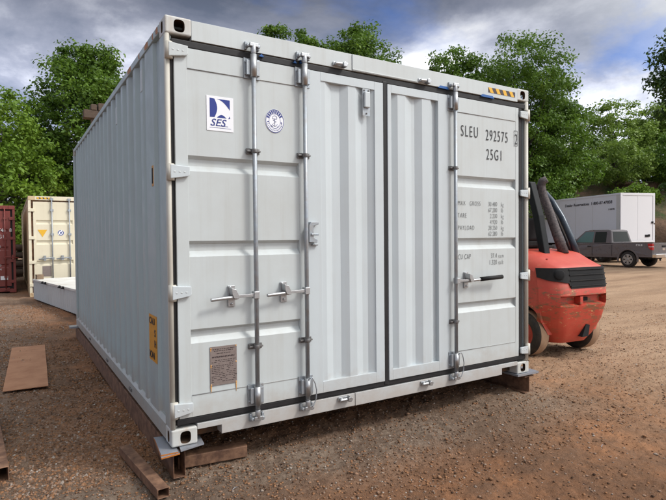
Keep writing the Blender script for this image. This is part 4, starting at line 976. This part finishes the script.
for y in np.arange(2.2, 15.9, 1.55): b.box((.012, y, Hb_ + .1), (.0195, y + .018, Ht - .11))
b.build('panel_seam', 'box_grey', tr)
b = MB(); b.box((2.20, -.05, 2.30), (2.32, -.013, 2.42)); b.box((2.36, -.04, 2.24), (2.42, -.013, 2.32)); b.box((1.75, -.04, 1.50), (1.95, -.013, 1.64)); b.box((1.98, -.05, 1.52), (2.08, -.013, 1.66)); b.build('door_latch', 'matte_dark', tr)
text(tr, 'lettering', 'Dealer Reservations  1-800-87-47838', (.0085, 4.75, 3.52), .25, 'vinyl_black', xs=1.08, face='-x', off=.003, shear=.1, depth=.003)
text(tr, 'lettering', '110078', (.0085, .95, 3.12), .15, 'vinyl_black', xs=1.1, face='-x', depth=.003)
b = MB(); b.box((.3, .5, .95), (Wt - .3, Lt - .5, 1.14)); b.build('chassis', 'matte_dark', tr)
for x in (.22, .42, Wt - .42, Wt - .22): MB().lathe([(-.045, 0), (-.045, .045), (-.02, .05), (.0, .05)], (x, 0, 1.06), 'y', 16).build('rear_light', 'tail_red', tr)
for x in (.04, Wt - .64): MB().box((x, .55, .28), (x + .6, .57, 1.0)).build('mud_flap', 'black_rubber', tr)
b = MB(); b.box((.5, .0, .50), (Wt - .5, .08, .60)); b.box((.7, .02, .6), (.78, .08, 1.14)); b.box((Wt - .78, .02, .6), (Wt - .7, .08, 1.14)); b.build('underride_bar', 'matte_dark', tr)
for y in (1.6, 2.9):
    for x in (.30, Wt - .30):
        w0 = thing_child('wheel', tr, (x, y, .5)); b = MB(); b.lathe([(-.25, .28), (-.26, .42), (-.22, .5), (.22, .5), (.26, .42), (.25, .28)], (0, 0, 0), 'x', 28); b.build('tyre', 'tyre_black', w0); b = MB(); b.lathe([(-.22, .29), (-.1, .2), (-.2, .1), (-.2, 0)], (0, 0, 0), 'x', 20); b.lathe([(.22, .29), (.1, .2), (.2, .1), (.2, 0)], (0, 0, 0), 'x', 20); b.build('rim', 'alloy', w0)
for x in (.5, Wt - .5):
    b = MB(); b.box((x - .06, 12.6, .04), (x + .06, 12.72, 1.0)); b.box((x - .14, 12.52, 0), (x + .14, 12.8, .04)); b.build('landing_leg', 'matte_dark', tr)

# ------------------------------------------------------------------ bank, trees, building
A = np.array([30.5, 21.8]) ; 
def bank():
    # long embankment running behind the yard; foot line from the left far side round to the right
    foot = np.array([(14, 46), (24, 36), (31, 26), (37, 20), (46, 13), (60, 4), (80, -8)], float); n_ = 120
    t = np.linspace(0, len(foot) - 1, n_); fx = np.interp(t, range(len(foot)), foot[:, 0]); fy = np.interp(t, range(len(foot)), foot[:, 1])
    for _ in range(20): fx[1:-1] = (fx[:-2] + fx[2:] + fx[1:-1]) / 3; fy[1:-1] = (fy[:-2] + fy[2:] + fy[1:-1]) / 3
    tx_, ty_ = np.gradient(fx), np.gradient(fy); l = np.hypot(tx_, ty_); nx_, ny_ = -ty_ / l, tx_ / l
    sgn = np.sign(nx_ + ny_); nx_ *= sgn; ny_ *= sgn
    s = np.concatenate([np.linspace(-1, 14, 60), [18, 25, 40, 70, 120]])
    h = 6.9 * (lambda q: q * q * (3 - 2 * q))(np.clip(s / 12, 0, 1)) - .1
    SX = fx[None] + nx_[None] * s[:, None]; SY = fy[None] + ny_[None] * s[:, None]
    q = np.clip(s / 3, 0, 1)[:, None]
    endf = np.clip(t / 1.2, 0, 1)[None]
    Z = h[:, None] * endf + ((vnoise(SX * .5, SY * .5, 7) - .5) * .9 + (vnoise(SX * 1.7, SY * 1.7, 8) - .5) * .35) * q
    return grid_obj('embankment', SX, SY, Z, 'bank_m')
struct(bank())

def leaf_quads(cent, n_per, rad, size, seed):
    r = np.random.default_rng(seed); K = len(cent); n_ = K * n_per
    d = r.normal(size=(n_, 3)); d /= np.linalg.norm(d, axis=1)[:, None]; rr_ = r.random(n_) ** .45
    c = np.repeat(cent, n_per, 0); R_ = np.repeat(rad, n_per)
    P = c + d * (rr_ * R_)[:, None] * np.array([1, 1, .62]); 
    nm = d * .6 + r.normal(size=(n_, 3)) * .55 + np.array([0, 0, .55]); nm /= np.linalg.norm(nm, axis=1)[:, None]
    a = r.normal(size=(n_, 3)); u = np.cross(nm, a); u /= np.linalg.norm(u, axis=1)[:, None]; v = np.cross(nm, u)
    s = size * r.uniform(.6, 1.3, n_)[:, None]
    V = np.stack([P + u * s, P + v * s * .55, P - u * s, P - v * s * .55], 1).reshape(-1, 3)
    return V, np.arange(n_ * 4).reshape(-1, 4)
def tree(name, x, y, h, r, label, leaf='leaf_mid', base=.22, z0=0, clumps=260, per=100, leafs=.13, seed=1, cat='tree', lean=(0, 0), squash=1.0, dens=1.0, group=None, trunk_r=None, clump_r=.95):
    rs = np.random.default_rng(seed); root = thing(name, label, cat, (x, y, z0), 0, group)
    cz = h * (base + 1) / 2; hz_r = h * (1 - base) / 2
    cent = []; rad = []
    lob = [(rs.uniform(0, 2 * PI), rs.uniform(-.6, .9), rs.uniform(.75, 1.12)) for _ in range(9)]
    while len(cent) < clumps:
        d = rs.normal(size=3); d /= np.linalg.norm(d); q = rs.uniform(.30, 1) ** .55
        ang = math.atan2(d[1], d[0]); f_ = .80
        for la, lz, ls in lob: f_ = max(f_, ls * math.exp(-((((ang - la + PI) % (2 * PI)) - PI) / .55) ** 2 - ((d[2] - lz) / .45) ** 2) + .0)
        w_ = 1 - .38 * max(0, d[2]) ** 2 if False else 1
        p = np.array([d[0] * r * f_ * q, d[1] * r * f_ * q, cz + d[2] * hz_r * (.86 + .14 * f_) * q * squash])
        if p[2] < .6: continue
        cent.append(p); rad.append(rs.uniform(.55, 1.25) * clump_r * (r / 5) ** .5)
    cent = np.array(cent); rad = np.array(rad); cent[:, 0] += lean[0] * cent[:, 2] / h; cent[:, 1] += lean[1] * cent[:, 2] / h
    V, F_ = leaf_quads(cent, per, rad, leafs, seed + 50); cr = tri_cloud('crown', V, F_, leaf, root)
    b = MB(); tr_ = trunk_r or h * .018; top = h * .80
    path = [(rs.normal() * .1 * (i > 0) + lean[0] * i / 8, rs.normal() * .1 * (i > 0) + lean[1] * i / 8, top * i / 8) for i in range(9)]
    path[0] = (0, 0, -.3); b.tube(path, [tr_ * (1.25 if i == 0 else 1) * (1 - .85 * i / 8) for i in range(9)], 10)
    b.build('trunk', 'bark', root)
    b = MB()
    for k in rs.choice(len(cent), min(46, len(cent)), replace=False):
        e = cent[k]; i = int(np.clip((e[2] / top * 8) * .62, 1, 7)); s_ = Vector(path[i]); e = Vector(e); mid_ = s_.lerp(e, .5) + Vector((rs.normal() * .25, rs.normal() * .25, .25))
        r0 = tr_ * (1 - .85 * i / 8) * .42; b.tube([s_, s_.lerp(mid_, .5) + Vector((0, 0, .05)), mid_, e], [r0, r0 * .8, r0 * .55, r0 * .15], 6, 0, False)
    b.build('limbs', 'bark', root)
    return root
tree('broadleaf_tree', 3.6, 33.4, 14.3, 4.9, 'big round green tree rising behind the far end of the grey container', base=.10, clumps=420, per=150, leafs=.115, seed=3)
tree('broadleaf_tree', -1.6, 29.6, 10.0, 3.6, 'pale green tree at the left edge above the cream container', 'leaf_light', base=.05, clumps=220, per=110, seed=5, leafs=.11)
tree('broadleaf_tree', -6.6, 33.8, 11.5, 4.0, 'light green tree half cut off by the left edge of the picture', 'leaf_light', base=.06, clumps=160, per=110, seed=6, leafs=.12)
tree('broadleaf_tree', .6, 37.5, 9.5, 4.2, 'dark green tree filling the gap between the pale tree and the big round tree', 'leaf_dark', base=.0, clumps=220, per=100, seed=8)
tree('broadleaf_tree', -4.5, 40, 8.5, 4.5, 'dark low tree behind the red container', 'leaf_dark', base=.0, clumps=180, per=90, seed=9, leafs=.16)
tree('broadleaf_tree', 17.0, 34.4, 18.7, 3.6, 'treetop showing above the container roof beside the second lock rod', base=.35, clumps=210, per=100, seed=12)
tree('broadleaf_tree', 19.5, 33.0, 18.6, 2.6, 'narrow treetop just poking over the container roof between its two neighbours', base=.5, clumps=110, per=95, seed=13)
tree('broadleaf_tree', 23.0, 31.4, 18.9, 4.4, 'treetop above the container roof over the corrugated doors', 'leaf_mid', base=.35, clumps=330, per=100, seed=14)
tree('broadleaf_tree', 31.9, 23.3, 17.3, 6.1, 'tall dark green tree rising behind the right end of the container', base=.06, clumps=520, per=125, leafs=.11, seed=31, clump_r=.85)
tree('broadleaf_tree', 28.4, 26.2, 16.3, 3.9, 'tree left of the tallest one, above the lettered door', base=.12, clumps=300, per=120, seed=16)
tree('broadleaf_tree', 36.2, 22.9, 13.2, 4.0, 'rounded tree leaning right of the tallest one, above the trailer', 'leaf_mid', base=.22, clumps=210, per=100, seed=17)
tree('broadleaf_tree', 53.0, 28.0, 10.2, 5.0, 'light green tree on the bank to the right of the tall dark tree', 'leaf_yellow', base=.0, z0=5.6, clumps=210, per=95, seed=20, leafs=.15)
tree('broadleaf_tree', 58.5, 25.0, 10.4, 5.4, 'yellowish tree on the bank nearest the right edge of the picture', 'leaf_yellow', base=.0, z0=5.6, clumps=270, per=95, seed=21, leafs=.16)
tree('broadleaf_tree', 54.5, 34.4, 7.6, 3.2, 'small light tree on the bank half behind the tall dark tree', 'leaf_light', base=.0, z0=6, clumps=60, per=70, seed=22, leafs=.15)
tree('broadleaf_tree', 28.1, 7.1, 12.4, 4.3, 'near dark tree whose branches hang into the right edge of the picture', 'leaf_dark', base=.42, clumps=260, per=130, seed=24, leafs=.10, lean=(-.6, .2))
tree('broadleaf_tree', 44.5, 15.0, 7.5, 3.6, 'dark bushy tree on the slope at the right edge behind the trailer', 'leaf_dark', base=.0, z0=1, clumps=170, per=100, seed=26, leafs=.13)
for i, (x, y, z0, h, r, lf, lab) in enumerate([(39.5, 26.0, 4.6, 4.6, 3.2, 'leaf_mid', 'bush at the top of the bank right below the tallest tree'), (46.5, 24.0, 5.9, 4.6, 3.8, 'leaf_yellow', 'bush on top of the bank above the middle of the trailer'),
        (51.0, 20.8, 5.9, 5.0, 3.8, 'leaf_mid', 'bush on top of the bank above the trailer doors'), (56.5, 19.5, 6.2, 5.5, 3.6, 'leaf_dark', 'dark bush on top of the bank at the right edge'), (34.2, 21.8, .3, 4.4, 2.2, 'leaf_mid', 'bush at the foot of the bank behind the forklift guard'), (37.8, 21.2, 2.2, 2.2, 1.9, 'leaf_mid', 'low ivy-covered bush on the slope above the trailer lettering'), (41.6, 19.6, 3.6, 1.9, 2.0, 'leaf_light', 'low green bush on the slope above the trailer rear')]):
    tree('bush', x, y, h, r, lab, lf, base=.0, z0=z0, clumps=130, per=90, seed=40 + i, leafs=.12, cat='bush', trunk_r=.05)
bl = thing('office_building', 'pale building with bluish windows glimpsed through the trees on the right', 'building', (88, 50, 0), R(-58))
b = MB(); b.box((-5, 0, 0), (5, 9, 15.2)); b.build('wall', 'concrete', bl)
for fl in range(5):
    for k in range(4):
        b = MB(); b.box((-4.6 + k * 2.35, -.05, 1.2 + fl * 2.9), (-2.6 + k * 2.35, -.005, 3.0 + fl * 2.9)); b.build('window', 'bldg_glass', bl)
b = MB(); b.box((-5.2, -.2, 15.2), (5.2, 9.2, 15.5)); b.build('roof', 'concrete', bl)

# small litter on the ground: twigs and chips
for k in range(26):
    d = random.uniform(2.2, 5.2); th = R(random.uniform(20, 60)); x = -.89 + math.sin(th) * d; y = -3.55 + math.cos(th) * d
    if y > -.15 and x < 4: continue
    a = random.uniform(0, PI); l = random.uniform(.012, .04); b = MB(); z = float(ground_z(np.array([x]), np.array([y]))[0]) + .008
    b.tube([(x - l * math.cos(a), y - l * math.sin(a), z), (x, y, z + .006), (x + l * math.cos(a), y + l * math.sin(a), z)], .0022, 5)
    o = b.build('wood_chip', 'wood' if k % 2 else 'steel_plate', None); tag(o, 'tiny pale sliver lying on the red dirt in front of the container', 'chip', 'pale slivers scattered on the dirt')
